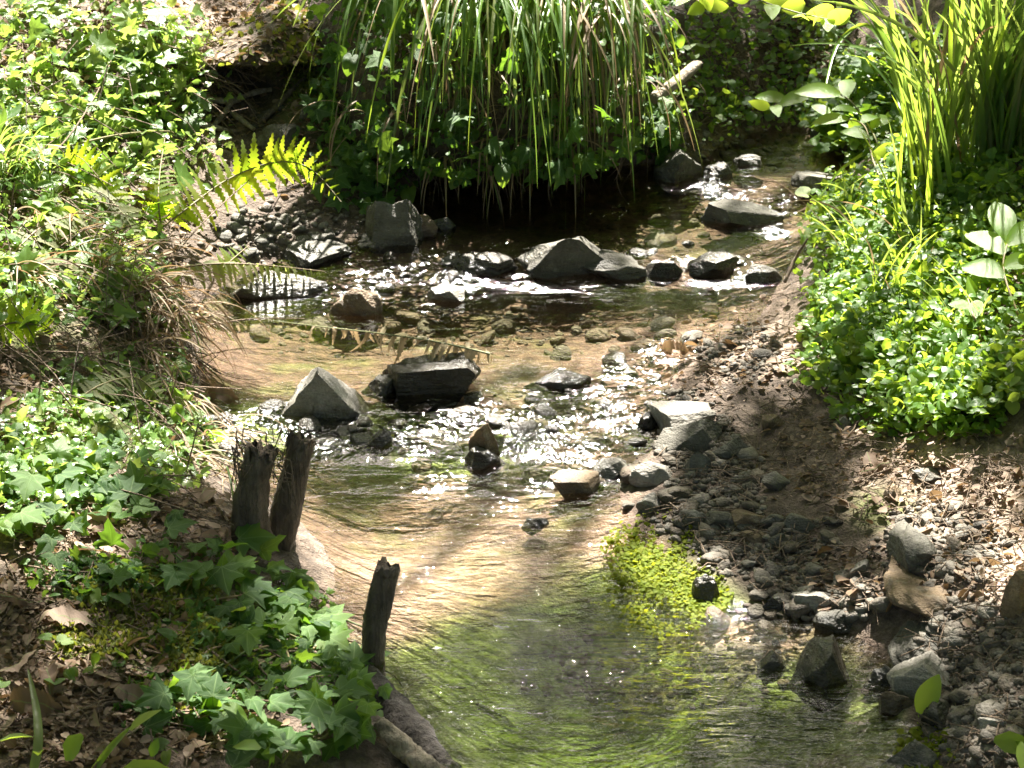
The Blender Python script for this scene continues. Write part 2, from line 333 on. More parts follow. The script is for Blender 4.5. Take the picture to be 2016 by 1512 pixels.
def frame(y, z):                                      # rotation with +Y along y and +Z near z
    y = np.asarray(y, float); y = y / np.linalg.norm(y); x = np.cross(y, z); x = x / (np.linalg.norm(x) + 1e-9); zz = np.cross(x, y)
    return np.stack([x, y, zz], 1)
def frames(y, z):
    y = y / np.linalg.norm(y, axis=1, keepdims=True); x = np.cross(y, z); x /= np.linalg.norm(x, axis=1, keepdims=True) + 1e-9; zz = np.cross(x, y)
    return np.stack([x, y, zz], 2)

# leaf shapes lie in XY: stalk at the origin, tip towards +Y, about one unit long
def strip_leaf(w, n=7, fold=.12, curl=.1, teeth=0.0):
    V = []; 
    for i in range(n + 1):
        s = i / n; ww = w(s) * (1 + (teeth if i % 2 else -teeth)); z = -curl * (s * s) + curl * .4 * s
        V += [(-ww, s, z - fold * ww * -1), (0, s, z), (ww, s, z + fold * ww)]
    F = []
    for i in range(n):
        a = 3 * i; F += [(a, a + 1, a + 4, a + 3), (a + 1, a + 2, a + 5, a + 4)]
    V = np.array(V, float); return V, tri(np.array(F)), V[:, :2].copy()
def fan_leaf(out, ctr, cup=.1, stalk=None, ring=True):
    out = np.array(out, float); c = np.array(ctr, float); inn = c + (out - c) * .55
    V2 = np.vstack([[c], inn, out]); n = len(out); j = np.arange(n); k = (j + 1) % n
    F = np.vstack([np.stack([0 * j, 1 + j, 1 + k], 1), np.stack([1 + j, 1 + n + j, 1 + n + k], 1), np.stack([1 + j, 1 + n + k, 1 + k], 1)])
    r = np.hypot(V2[:, 0], V2[:, 1] - .35)
    z = cup * np.abs(V2[:, 0]) - cup * 1.4 * r ** 2 + .03 * np.sin(V2[:, 0] * 9) * r
    V = np.column_stack([V2, z]); uv = V2.copy()
    return V, F, uv
def sym(half): h = np.array(half, float); m = h[::-1].copy(); m[:, 0] *= -1; return np.vstack([h, m[(np.abs(m[:, 0]) > 1e-6)]])
def warp(tm, seed, a=.16):
    V, F, uv = tm; V = V.copy(); V[:, 2] += a * fbm(V[:, 0] * 2.6 + seed * 7.1, V[:, 1] * 2.6 + seed * 3.3, 3) + .1 * math.sin(seed) * V[:, 1] ** 2; V[:, 0] *= 1 + .25 * math.sin(seed * 2.1); V[:, 0] += .14 * math.sin(seed * 3.7) * V[:, 1] ** 2; return V, F, uv
IVY = [fan_leaf(sym([(0, .0), (.17, -.10), (.30, -.06), (.42, .02), (.56, .12), (.43, .22), (.33, .30), (.43, .44), (.52, .60), (.36, .56), (.23, .57), (.16, .72), (.08, .88), (0, 1.02)]), (0, .18), .22),
       fan_leaf(sym([(0, .0), (.15, -.06), (.32, -.02), (.40, .10), (.38, .24), (.46, .38), (.50, .48), (.36, .52), (.26, .58), (.16, .76), (0, 1.0)]), (0, .2), .3),
       fan_leaf(sym([(0, .02), (.2, -.12), (.40, -.05), (.60, .08), (.47, .20), (.32, .27), (.34, .38), (.42, .50), (.29, .50), (.2, .55), (.13, .75), (0, .95)]), (0, .16), .1)]
IVY = [warp(IVY[i % 3], i + 1) for i in range(7)]
HEART = [fan_leaf(sym([(0, .02), (.16, -.10), (.32, -.06), (.44, .12), (.46, .34), (.38, .56), (.22, .78), (0, .92)]), (0, .2), .25),
         fan_leaf(sym([(0, .04), (.2, -.08), (.38, -.0), (.46, .2), (.44, .42), (.32, .62), (.16, .74), (0, .78)]), (0, .22), .15)]
HEART = [warp(HEART[i % 2], i + 11) for i in range(4)]
LANCE = strip_leaf(lambda s: .21 * math.sin(math.pi * min(1, s * .94 + .05)) ** .8, 8, .25, .35)
BROAD = strip_leaf(lambda s: .27 * math.sin(math.pi * min(1, s * .95 + .04)) ** .75, 8, .3, .3)
def crumple(tm, seed, a):
    V, F, uv = tm; V = V.copy(); V[:, 2] += a * fbm(V[:, 0] * 4 + seed, V[:, 1] * 4 + seed * 3, 3); V[:, 0] += .06 * fbm(V[:, 1] * 6 + seed, V[:, 0] * 3, 2) + .12 * V[:, 1] ** 2; return V, F, uv
DEADL = [crumple(strip_leaf(lambda s: .2 * math.sin(math.pi * min(1, s * .96 + .03)) ** .9, 16, .7, .5, .06), 1, .28), crumple(strip_leaf(lambda s: .17 * math.sin(math.pi * min(1, s * .96 + .03)) ** .8, 16, -.5, -.4, .04), 5, .3), crumple(strip_leaf(lambda s: .24 * math.sin(math.pi * min(1, s * .9 + .05)) ** .7, 16, .9, .2, .12), 9, .35)]
BIT = strip_leaf(lambda s: .3 * math.sin(math.pi * min(1, s * .9 + .08)), 3, .35, .2)
PINNA = strip_leaf(lambda s: .14 * (1 - s) ** .7 + .012, 14, .12, .22, .30)
CAN = strip_leaf(lambda s: .33 * math.sin(math.pi * min(1, s * .92 + .06)) ** .8, 4, .2, .2)
TINY = strip_leaf(lambda s: .38 * math.sin(math.pi * min(1, s * .9 + .08)) ** .8, 3, .2, .2)
def leaf_mesh(name, tm, mat, stalk=0.0, r=.012):
    V, F, uv = tm
    if stalk:
        tv, tf = tube([(0, .02, -.005), (.02, -.3 * stalk, -.18 * stalk), (.05, -.55 * stalk, -.6 * stalk)], [r, r, r], 4, False)
        n0 = len(V); V = np.vstack([V, tv]); F = np.vstack([F, tf + n0]); uv = np.vstack([uv, np.full((len(tv), 2), 5.0)])
    return mesh_np(name, V, F, mat, None, True, uv)
def swarm(name, tms, P, R, S, mat, parent=None, loc=(0, 0, 0)):   # many pieces joined into one mesh
    P = np.asarray(P, float) - np.asarray(loc, float); Vs = []; Fs = []; Rn = []; Uv = []; n0 = 0
    S = np.broadcast_to(np.asarray(S, float).reshape(-1, 1) if np.ndim(S) == 1 else np.asarray(S, float), (len(P), 3))
    which = rng.integers(0, len(tms), len(P))
    for k, tm in enumerate(tms):
        ii = np.nonzero(which == k)[0]
        if not len(ii): continue
        tv, tf = tm[0], tm[1]; W = np.einsum('nij,nkj->nki', R[ii], tv[None] * S[ii][:, None]) + P[ii][:, None]
        Vs.append(W.reshape(-1, 3)); Fs.append((tf[None] + (np.arange(len(ii)) * len(tv))[:, None, None]).reshape(-1, 3) + n0)
        Rn.append(np.repeat(rng.random(len(ii)), len(tv))); Uv.append(np.tile(tm[2] if len(tm) > 2 else tv[:, :2], (len(ii), 1))); n0 += len(ii) * len(tv)
    me = mesh_np(name, np.vstack(Vs), np.vstack(Fs), mat, {'rnd': np.concatenate(Rn)}, True, np.vstack(Uv))
    return obj(name, me, parent, loc if parent is None else None)

# ------------------------------------------------------------------ the ground and the stream
PXg, PYg = to_px(np.stack([_X, _Y, _Z], -1))
depth = _wl - _L
bedm = sstep(-.012, .012, depth)
mossm = ell(PXg, PYg, [(260,1230,190,110),(420,1300,90,80),(600,60,70,40),(640,160,90,110),(560,120,40,50),(60,660,90,60),(1740,1000,60,40),(220,720,120,60)]) * (1 - bedm)
sunny_litm = np.clip(ell(PXg, PYg, [(560,30,260,70),(1440,660,170,90),(1870,950,180,110),(1960,1100,110,110),(1660,1160,120,50),(430,180,60,100),(40,1330,60,50),(100,920,150,120)]) + .15, 0, 1) * sstep(-.1, .25, fbm(_X * 5, _Y * 5, 3) + .2)  # pale litter, spread on sunlit patches so their brightness sits in the colour
sunny_sandm = ell(PXg, PYg, [(830,1150,230,80,-12),(1240,1070,150,55),(1280,1380,60,30),(1430,1260,160,40)])  # sandy bed coloured paler where the pools of sunshine fall
algm = (1 - .85 * sunny_sandm) * ell(PXg, PYg, [(1000,1430,500,170),(1330,1150,180,130),(1150,1300,300,120),(1600,1400,200,90),(850,870,180,60),(480,850,120,50)])
V = np.stack([_X, _Y, _Z], -1).reshape(-1, 3); nx = len(GX)
ii, jj = np.meshgrid(np.arange(len(GY) - 1), np.arange(nx - 1), indexing='ij')
F = np.stack([ii * nx + jj, ii * nx + jj + 1, (ii + 1) * nx + jj + 1, (ii + 1) * nx + jj], -1).reshape(-1, 4)
ground = tag(obj('ground', mesh_np('ground', V, F, 'ground_soil', {'bed': bedm.ravel(), 'moss': mossm.ravel(), 'litter': sunny_litm.ravel(), 'algae': algm.ravel(), 'sunny_sand': sunny_sandm.ravel()})),
             'brown soil banks and sandy bed of the woodland stream', kind='structure')
wx = np.arange(-1.25, 1.75, 0.0085); wy = np.concatenate([np.arange(-4, 2.45, .05), np.arange(2.45, 5.6, 0.0085)])
WX, WY = np.meshgrid(wx, wy); w0 = water_level(WX, WY); wpx, wpy = to_px(np.stack([WX, WY, w0], -1))
turb = ell(wpx, wpy, [(800,570,120,55),(690,600,60,40),(980,515,130,36),(1080,545,110,24),(1400,530,150,30),(480,850,120,50),(300,890,90,40),(690,850,170,45),(1190,790,130,75),(1090,870,140,70),(960,950,120,45),(1230,740,80,40),
    (1330,365,110,22),(1500,385,120,22),(1190,395,40,30),(1480,1185,60,40),(1330,690,70,30),(1550,440,60,25),(900,790,70,40),(1150,900,90,40),(430,950,70,30)])
turb = turb * np.clip(.7 + 1.4 * fbm(WX * 9, WY * 9, 3), 0, 1.2) + .02
cal = np.clip(ell(wpx, wpy, [(1050,1350,420,230),(1550,1380,250,150)]) + .11, 0, 1)
wz = w0 + turb * .004 * fbm(WX * 26, WY * 26, 3) + .0012 * fbm(WX * 9, WY * 24, 2)
nx = len(wx); ii, jj = np.meshgrid(np.arange(len(wy) - 1), np.arange(nx - 1), indexing='ij')
F = np.stack([ii * nx + jj, ii * nx + jj + 1, (ii + 1) * nx + jj + 1, (ii + 1) * nx + jj], -1).reshape(-1, 4)
wet = (land(WX, WY) < w0 + .03); fk = (wet[:-1, :-1] | wet[1:, 1:] | wet[:-1, 1:] | wet[1:, :-1]).ravel()
tag(obj('stream_water', mesh_np('stream_water', np.stack([WX, WY, wz], -1).reshape(-1, 3), F[fk], 'stream_water', {'turb': turb.ravel(), 'calm': cal.ravel(), 'deep': sstep(.025, .10, w0 - land(WX, WY)).ravel()})),
    'shallow clear stream water with glittering riffles between the banks', kind='structure')
# ------------------------------------------------------------------ trees overhead (out of the frame): their crowns dapple the stream
LIT = [(560,30,230,60),(140,150,250,190),(430,215,70,60),(500,365,180,65),(230,430,90,90),(80,480,110,120),(130,850,130,70),(70,940,140,80),(60,1030,120,50),(130,1215,75,32),(30,1310,45,40),(340,1245,34,34),(400,1345,60,50),(570,1385,90,45),
 (1110,220,80,150),(1250,130,60,140),(900,120,60,60),(1500,20,170,45),(1340,150,50,50),(1720,90,100,130),(1830,260,100,110),(1660,230,70,60),(1680,430,95,85),(1720,550,100,55),(1910,590,110,110),(1850,710,110,85),
 (1440,655,140,60,-25),(1390,740,70,55),(1850,930,150,80),(1970,1040,70,80),(1500,1180,90,45),(1640,1185,80,35),(1830,1190,110,26,-35),(1720,1140,60,30),(1960,1425,45,35),
 (1110,470,90,32),(850,545,230,60),(1400,530,140,40),(1180,780,170,80),(1080,870,220,75),(960,955,170,50),(1030,625,380,50),(520,650,160,45),(480,850,150,65),(420,650,80,40),(850,1150,260,85,-12),(1240,1060,150,65),(720,1030,110,60),
 (1320,1110,110,95),(1440,1270,170,50),(1280,1380,60,30),(650,740,75,45),(830,665,150,28),(1450,425,95,20),(1310,290,60,30),(1290,365,70,35),(1180,390,45,35),(1500,375,150,30),(1320,450,200,45),(1500,340,120,28),(1700,1320,60,20),(900,590,160,60),(760,1130,40,60),(1000,1330,150,50),(1120,1440,220,60),(600,1000,40,60)]
def sunlit(g):
    px, py = to_px(g); inside = (px > -60) & (px < 2076) & (py > -60) & (py < 1572)
    m = np.clip(ell(px, py, LIT) * 1.5, 0, 1.15) + np.where(px > 1250, .26, .42) * fbm(g[:, 0] * 7, g[:, 1] * 7, 3)
    far = .5 + .9 * fbm(g[:, 0] * 4, g[:, 1] * 4, 3)
    return np.where(inside, m, far)
crown_group = 'trees over the stream'
def tree(name, base, top, label, leaves_P, leaves_n, size, group, limb_targets, r0=.11, lm='shade_leaf'):
    base = np.array([base[0], base[1], float(land(base[0], base[1])) - .05]); o = thing(name, base, label, 'tree', group)
    pts = spline([(0, 0, 0), (.08, .05, top * .3), (-.04, .12, top * .65), (.05, .05, top)], 14)
    obj('trunk', mesh_np('trunk', *tube(pts, np.linspace(r0, r0 * .3, 14), 10), 'trunk_bark'), o)
    for q in limb_targets:
        k = int(rng.integers(5, 12)); e = np.array(q) - base; m = (pts[k] + e) / 2 + [0, 0, .25]
        P = spline([pts[k], m, e], 9); P[1:] += rng.normal(0, .03, (8, 3))
        obj('limb', mesh_np('limb', *tube(P, np.linspace(.035, .008, 9), 6), 'trunk_bark'), o)
    n = len(leaves_P); y = unit(rng.normal(0, 1, (n, 3)) * [1, 1, .45]); z = unit(leaves_n)
    c = swarm('crown', [CAN], leaves_P, frames(y, z), rng.uniform(.8, 1.25, n) * size, lm, o, base)
    return o
N = 52000
g = np.column_stack([rng.uniform(-2.3, 2.3, N), rng.uniform(1.6, 6.2, N)]); g = np.column_stack([g, land(g[:, 0], g[:, 1]) + .04])
g = g[(sunlit(g) < .30)]
tt = rng.uniform(4.2, 7.4, len(g)) + 1.2 * fbm(g[:, 0] * 2, g[:, 1] * 2, 2)
Lp = g + SUN * tt[:, None] + rng.normal(0, .012, (len(g), 3))
GAP = [(360,410,.12,.08),(430,365,.18,.10),(520,325,.2,.11),(610,345,.2,.10),(660,390,.18,.08),(320,330,.14,.08),(240,420,.12,.09),(1500,15,4.25,.13),(1620,25,4.22,.12),(1370,10,4.25,.08),(1590,195,.35,.12),(1660,200,.32,.12),(1990,490,.2,.12),(1915,610,.18,.10),
       (1110,465,.05,.15),(1200,490,.03,.1),(640,730,.05,.17),(830,665,.06,.16),(700,650,.06,.12),(1750,100,.25,.15),(1830,250,.15,.13),(1100,150,4.62,.12),(1110,300,4.62,.11),(1230,150,4.66,.12),(900,100,4.62,.08),(820,150,4.62,.07),(980,220,4.62,.08),(1180,330,4.64,.09),(1050,60,4.66,.1),(850,300,4.6,.07),(1880,450,.12,.10),(1720,450,.12,.12),(1650,480,.12,.1),(1850,740,.1,.12),(560,1380,.09,.06),(380,1340,.09,.05),(190,890,.08,.07),(130,800,.08,.08),(60,900,.08,.08),(100,150,.1,.2),(250,200,.1,.15),(480,530,.1,.07)]
keep = np.ones(len(Lp), bool)                         # gaps in the crowns that let the sun through to taller things
for x_, y_, d_, r_ in GAP:
    e = Lp - (at_y(x_, y_, d_) if d_ > 1 else lift1(x_, y_, d_)); e = e - (e @ SUN)[:, None] * SUN; keep &= (e ** 2).sum(1) > r_ ** 2
Lp = Lp[keep]; g = g[keep]; Ln = SUN + rng.normal(0, .45, (len(g), 3))
for k, (bx, by, tp, lab) in enumerate([(-3.2, 6.4, 6.5, 'tall leafy tree leaning over the stream from the left bank'), (1.9, 10.6, 7.5, 'tall leafy tree standing well behind the sedge bank'), (3.3, 6.8, 6.8, 'tall leafy tree leaning over the stream from the right bank')]):
    lo, hi = [(-9, -.75), (-.75, .8), (.8, 9)][k]; m = (Lp[:, 0] > lo) & (Lp[:, 0] <= hi); q = Lp[m]
    tree('broadleaf_tree', (bx, by), tp, lab, q, Ln[m], .055, crown_group, q[rng.integers(0, len(q), 14)], .13)
wood = ['slim leafy tree at the far left of the wood behind', 'leafy tree left of centre in the wood behind', 'leafy tree in the middle of the wood behind', 'leafy tree right of centre in the wood behind', 'slim leafy tree at the far right of the wood behind', 'leafy tree on the left beyond the bank', 'leafy tree on the right beyond the bank']
for k, (bx, by) in enumerate([(-4.6, 11.2), (-2.3, 11.9), (.1, 12.3), (2.5, 11.8), (4.8, 11.2), (-7.2, 9), (7.4, 9)]):
    n = 7000; b0 = np.array([bx, by, float(land(bx, by))])
    cl = b0 + rng.normal(0, 1, (46, 3)) * [1.05, .7, 0]; cl[:, 2] = rng.uniform(1.6, 7.4, 46)
    P = cl[rng.integers(0, 46, n)] + rng.normal(0, .36, (n, 3))
    tree('woodland_tree', (bx, by), 5.2, wood[k], P, rng.normal(0, 1, (n, 3)) + [0, -.5, .5], .17, 'trees of the wood behind', cl[:9], .09, 'canopy')
ring = ['leafy tree added left of the viewer to block sky', 'leafy tree added behind the viewer on the left to block sky', 'leafy tree added straight behind the viewer to block sky', 'leafy tree added behind the viewer on the right to block sky', 'leafy tree added right of the viewer to block sky', 'leafy tree added beside the left bank to block sky', 'leafy tree added beside the right bank to block sky']
for k, (bx, by) in enumerate([(-5.5, 1), (-4, -3), (.3, -5), (4.2, -3), (5.6, 1), (-5.2, 4.6), (5.4, 4.6)]):  # unseen trees added around the viewer to cut the sky fill
    b0 = np.array([bx, by, float(land(bx, by))]); cl = b0 + [0, 0, 3.6] + rng.normal(0, 1, (22, 3)) * [1.5, 1.3, 1.8]; cl[:, 2] = np.maximum(cl[:, 2], b0[2] + .5)
    P = cl[rng.integers(0, 22, 2600)] + rng.normal(0, .42, (2600, 3)); P = P[(np.abs(P[:, 0]) > 1.9) | (P[:, 1] < -.6)]; tree('woodland_tree', (bx, by), 6, ring[k], P, rng.normal(0, 1, (len(P), 3)) + [0, 0, .8], .24, 'trees added to block sky', cl[:5], .1)
nz_ = 17000; P = np.column_stack([rng.uniform(-5.5, 5.5, nz_), rng.uniform(-4.5, 7, nz_), rng.uniform(4.4, 7.6, nz_)])  # unseen leaves added overhead to shut out zenith sky, kept clear of the sun
P = P[(P[:, 1] < .7 * P[:, 2] + 1.55) & (fbm(P[:, 0] * .8, P[:, 1] * .8, 3) > -.3)]
for bx, by, lo, hi, lab in [(-6.2, 2.6, -9, -1.6, 'wide tree added over the viewer from the left to block sky'), (1.6, -6.5, -1.6, 1.8, 'wide tree added over the viewer from behind to block sky'), (6.4, 2.4, 1.8, 9, 'wide tree added over the viewer from the right to block sky')]:
    q = P[(P[:, 0] > lo) & (P[:, 0] <= hi)]; tree('broadleaf_tree', (bx, by), 6, lab, q, rng.normal(0, .5, (len(q), 3)) + [0, 0, 1], .17, crown_group, q[rng.integers(0, len(q), 9)], .14)
# ------------------------------------------------------------------ rocks
def ico(n):
    f = (1 + 5 ** .5) / 2; V = [(-1,f,0),(1,f,0),(-1,-f,0),(1,-f,0),(0,-1,f),(0,1,f),(0,-1,-f),(0,1,-f),(f,0,-1),(f,0,1),(-f,0,-1),(-f,0,1)]
    F = [(0,11,5),(0,5,1),(0,1,7),(0,7,10),(0,10,11),(1,5,9),(5,11,4),(11,10,2),(10,7,6),(7,1,8),(3,9,4),(3,4,2),(3,2,6),(3,6,8),(3,8,9),(4,9,5),(2,4,11),(6,2,10),(8,6,7),(9,8,1)]
    V = [np.array(v) / np.linalg.norm(v) for v in V]
    for _ in range(n):
        c = {}; G = []
        def mid(a, b):
            k = (min(a, b), max(a, b))
            if k not in c: m = V[a] + V[b]; V.append(m / np.linalg.norm(m)); c[k] = len(V) - 1
            return c[k]
        for a, b, d in F: x, y, z = mid(a, b), mid(b, d), mid(d, a); G += [(a, x, z), (b, y, x), (d, z, y), (x, y, z)]
        F = G
    return np.array(V), np.array(F)
ICO = [ico(i) for i in range(5)]
def rock_shape(lv, seed, planes=11, rough=.05, cuts=()):
    r = np.random.default_rng(seed); V, F = ICO[lv]; V = V.copy() * 1.25
    for k in range(planes):
        n = unit(r.normal(0, 1, 3)); c = r.uniform(.62, .95); d = V @ n - c; V -= np.where(d > 0, d, 0)[:, None] * n
    for n, c in cuts:
        n = unit(n); d = V @ n - c; V -= np.where(d > 0, d, 0)[:, None] * n
    if rough:
        off = r.uniform(0, 50, 3); dn = fbm(V[:, 0] * 2.2 + V[:, 2] * 1.7 + off[0], V[:, 1] * 2.2 - V[:, 2] * 1.3 + off[1], 5)
        dn = dn + .5 * np.abs(fbm(V[:, 0] * 6 + V[:, 2] * 5 + off[1], V[:, 1] * 6 - V[:, 2] * 4 + off[2], 3)); V = V * (1 + rough * 2 * dn[:, None])
    lo, hi = V.min(0), V.max(0); return (V - (lo + hi) / 2) / (hi - lo) * 2, F
_seed = [100]
def rock(x0, y0, x1, y1, mat, label, deep=.55, z=None, sink=.8, cuts=(), tilt=0, lv=4, planes=14, name='rock', cat='rock', rough=.07, group=None):
    _seed[0] += 1; cx = (x0 + x1) / 2
    h = hit1(cx, y1)
    wlv = float(water_level(h[0], h[1])); zb = max(h[2], wlv - .01) if z is None else z
    f = at_z(cx, y1, zb) ; k = ppm(f); w = (x1 - x0) / k; d = w * deep; el = math.atan2(CAM[2] - zb, f[1])
    hh = max(((y1 - y0) / k - d * .6 * math.sin(el)) / math.cos(el), .22 * w)
    V, F = rock_shape(lv, _seed[0], planes, rough, cuts)
    full = hh * (1 + sink)
    V = V * [w / 2, d / 2, full / 2]
    if tilt: V = V @ np.array(Matrix.Rotation(RAD(tilt), 3, 'Y')).T
    loc = np.array([f[0], f[1] + d * .42, zb + hh - full / 2])
    wz_ = V[:, 2] + loc[2] - float(water_level(loc[0], loc[1])); wetm = 1 - sstep(.004, .02, wz_ + .02 * fbm(V[:, 0] * 30, V[:, 1] * 30 + V[:, 2] * 20, 3)); o = obj(name, mesh_np(name, V, F, mat, {'wet': wetm}), None, loc); return tag(o, label, cat, group)
L_ = (-1, 0, .5)
rock(1018,450,1225,545,'stone','large grey boulder with pale lit top in midstream, biggest in the water', .5, cuts=[((-.35,.3,1),.5),((.8,.1,.6),.55),((.35,-1,.05),.45),((-.9,-.2,.6),.6)], sink=.8)
rock(1135,492,1275,548,'stone','low grey wedge of rock leaning against the big midstream boulder', .6, cuts=[((.4,0,1),.35),((-.2,-.4,1),.45)])
rock(540,702,722,828,'pale_stone','pale pointed rock with a ridge, beside the left bank in the riffle', .75, cuts=[((.75,.05,.7),.42),((-.85,.05,.6),.42),((-.15,-1,.22),.3)], sink=.8)
rock(740,690,948,782,'wet_stone','dark flat-topped rock under the dead fern frond in midstream', .55, cuts=[((-.15,0,1),.5),((0,-1,-.1),.5)])
rock(708,732,790,780,'stone','small grey stone at the left end of the dark flat rock', .8)
rock(1378,403,1552,452,'stone','long thin grey slab lying in the upper pool', .45, cuts=[((.12,0,1),.3)], tilt=6)
rock(712,385,838,492,'stone','angular grey rock at the foot of the left bank below the sedge', .75, cuts=[((-.3,-.6,.8),.5),((.8,-.2,.4),.5)])
rock(845,422,898,460,'stone','small pointed grey stone right of the angular rock below the sedge', .8)
rock(790,420,862,468,'brown_stone','small brown stone wedged beside the angular rock below the sedge', .8)
rock(535,478,695,530,'stone','long flat grey rock at the water edge below the fern', .55, cuts=[((0,-.2,1),.4)])
rock(590,455,670,492,'stone','small flat grey stone behind the long flat rock', .6)
rock(445,558,650,592,'wet_stone','low dark ledge of rock washed by the upper left riffle', .4)
rock(645,555,755,628,'brown_stone','lumpy brown wet rock in the left riffle', .8, planes=6, rough=.1)
rock(835,558,915,595,'pale_stone','small pale wet stone between riffle sparkles, right of the lumpy rock', .7)
rock(885,500,1020,540,'wet_stone','dark wet rock just left of the big midstream boulder', .5)
rock(1288,285,1385,362,'stone','rounded grey rock at the right end of the sedge bank', .8, planes=7)
rock(1385,318,1445,352,'stone','small grey stone at the back edge of the upper pool', .8)
rock(1440,300,1505,330,'stone','small flat stone at the back, far right of the sedge', .7)
rock(1560,335,1685,378,'stone','flat rounded grey rock close to the right bank in the upper pool', .7, planes=6)
rock(1355,500,1458,548,'wet_stone','dark wet rock in the middle of the right upper riffle', .6)
rock(1270,508,1345,545,'wet_stone','dark wet stone at the left of the right upper riffle', .6)
rock(1468,518,1545,565,'stone','dark grey stone at the right end of the upper riffle', .7)
rock(1030,738,1165,770,'wet_stone','low dark rock barely breaking the water in the lower riffle', .5)
rock(862,788,955,842,'brown_stone','orange brown stone under the riffle below the dark flat rock', .8, z=.0)
rock(922,828,985,905,'brown_stone','dark brown rock in the centre of the lower riffle', .7)
rock(912,878,995,925,'wet_stone','dark wet rock at the foot of the lower riffle', .7)
rock(718,843,772,886,'wet_stone','small dark wet stone poking out left of the lower riffle', .8)
rock(770,835,935,905,'bed_stone','broad flat rock under water in the lower riffle', .8, z=-.03)
rock(1255,808,1300,848,'wet_stone','small dark wet stone at the right edge of the riffle', .8)
rock(1082,930,1182,978,'brown_stone','dark flat-topped brown stone at the tip of the gravel bar', .6, cuts=[((0,0,1),.45),((0,-1,0),.5)])
rock(1168,898,1242,948,'pale_stone','pale angular stone with a sunlit top on the gravel bar tip', .8)
rock(1238,908,1332,952,'pale_stone','pale elongated stone on the gravel bar beside the driftwood twigs', .6)
rock(1280,798,1412,852,'pale_stone','flat pale grey stone at the right water edge', .7, cuts=[((0,0,1),.35)])
rock(1290,830,1432,895,'stone','grey slab tilted to the left at the right water edge', .6, cuts=[((-.3,-.2,1),.3)], tilt=-14)
rock(1398,858,1478,905,'stone','blunt grey stone right of the tilted slab', .8)
rock(1342,884,1402,935,'stone','squat grey stone in front of the tilted slab', .8)
rock(1252,972,1302,1012,'pale_stone','small pale wet stone at the edge of the sandy pool', .7)
rock(1026,1013,1082,1048,'wet_stone','small dark wet stone alone in the sandy pool', .8)
rock(1556,1252,1688,1362,'wet_stone','dark brown conical rock standing in the water at lower right', .85, cuts=[((-.7,-.2,.7),.55),((.8,-.1,.55),.55)])
rock(1490,1278,1552,1330,'wet_stone','small dark pointed stone left of the conical rock', .8, cuts=[((-.8,0,.6),.45),((.8,0,.6),.45)])
rock(1700,1298,1772,1362,'stone','rounded grey stone between the conical rock and the pale rock', .9)
rock(1752,1288,1902,1366,'pale_stone','pale grey smooth rock at the lower right water edge', .7, planes=8, cuts=[((.5,-.1,.85),.5)])
rock(1732,1348,1806,1404,'brown_stone','tan block of stone below the pale smooth rock', .8)
rock(1818,1378,1888,1440,'wet_stone','round black stone below the upright green leaf', .9, planes=6)
rock(1558,1155,1645,1203,'pale_stone','pale sunlit stone at the edge of the lower gravel', .7)
rock(1602,1198,1712,1244,'stone','wet striped oval stone lying in the shallows', .6, planes=6)
rock(1498,1168,1545,1205,'wet_stone','small dark stone left of the pale sunlit stone', .8)
rock(1362,1128,1425,1195,'wet_stone','dark wet stone beside the green water plants', .8)
rock(1735,1452,1855,1530,'stone','dark grey rock at the bottom edge near the right corner', .8)
rock(1928,1408,1985,1448,'pale_stone','small pale sunlit stone near the lower right corner', .7)
rock(1762,1020,1872,1120,'stone','grey upper knob of the bedrock rib on the right bank', 1.7, planes=9, rough=.1, sink=1.0)
rock(1752,1110,1895,1225,'brown_stone','brown middle block of the half-buried bedrock rib on the right bank', 1.7, planes=9, rough=.1, sink=1.0)
rock(1760,1212,1880,1312,'stone','grey lower end of the bedrock rib just above the pale smooth rock', 1.7, planes=9, rough=.1, sink=1.0)
rock(500,240,602,295,'stone','grey rock sitting under the mossy ledge', .7)
rock(1975,1120,2040,1210,'brown_stone','brown weathered stone cut by the right edge of the photo', .8)
for q, (x0, y0, x1, y1, lab) in enumerate([(1335,1000,1392,1038,'leftmost grey stone of the row along the gravel edge'),(1388,1002,1450,1040,'olive grey stone second from left in the gravel row'),(1440,998,1510,1042,'flat olive stone in the middle of the gravel row'),(1500,1012,1548,1042,'small dark stone in the middle of the gravel row'),
    (1545,1010,1605,1048,'leaning grey slab at the right of the gravel row'),(1455,1040,1530,1072,'long olive stone lying in front of the gravel row'),(1515,1048,1550,1075,'small green-grey stone in front of the leaning slab'),(1672,1102,1718,1142,'round tan stone alone on the gravel slope'),
    (1500,815,1545,845,'small stone half buried high on the shaded gravel slope'),(1640,815,1680,845,'round stone below the green plants on the soil slope'),(1800,920,1880,950,'flat sunlit stone on the litter of the right bank'),(1740,950,1785,985,'rounded tan stone left of the sunlit litter'),(1500,930,1560,965,'pale flat stone lying on the dark gravel slope')]):
    rock(x0, y0, x1, y1, ['stone', 'stone', 'brown_stone'][q % 3], lab, .8, lv=3, name='stone', cat='stone', group='stones on the right bank')
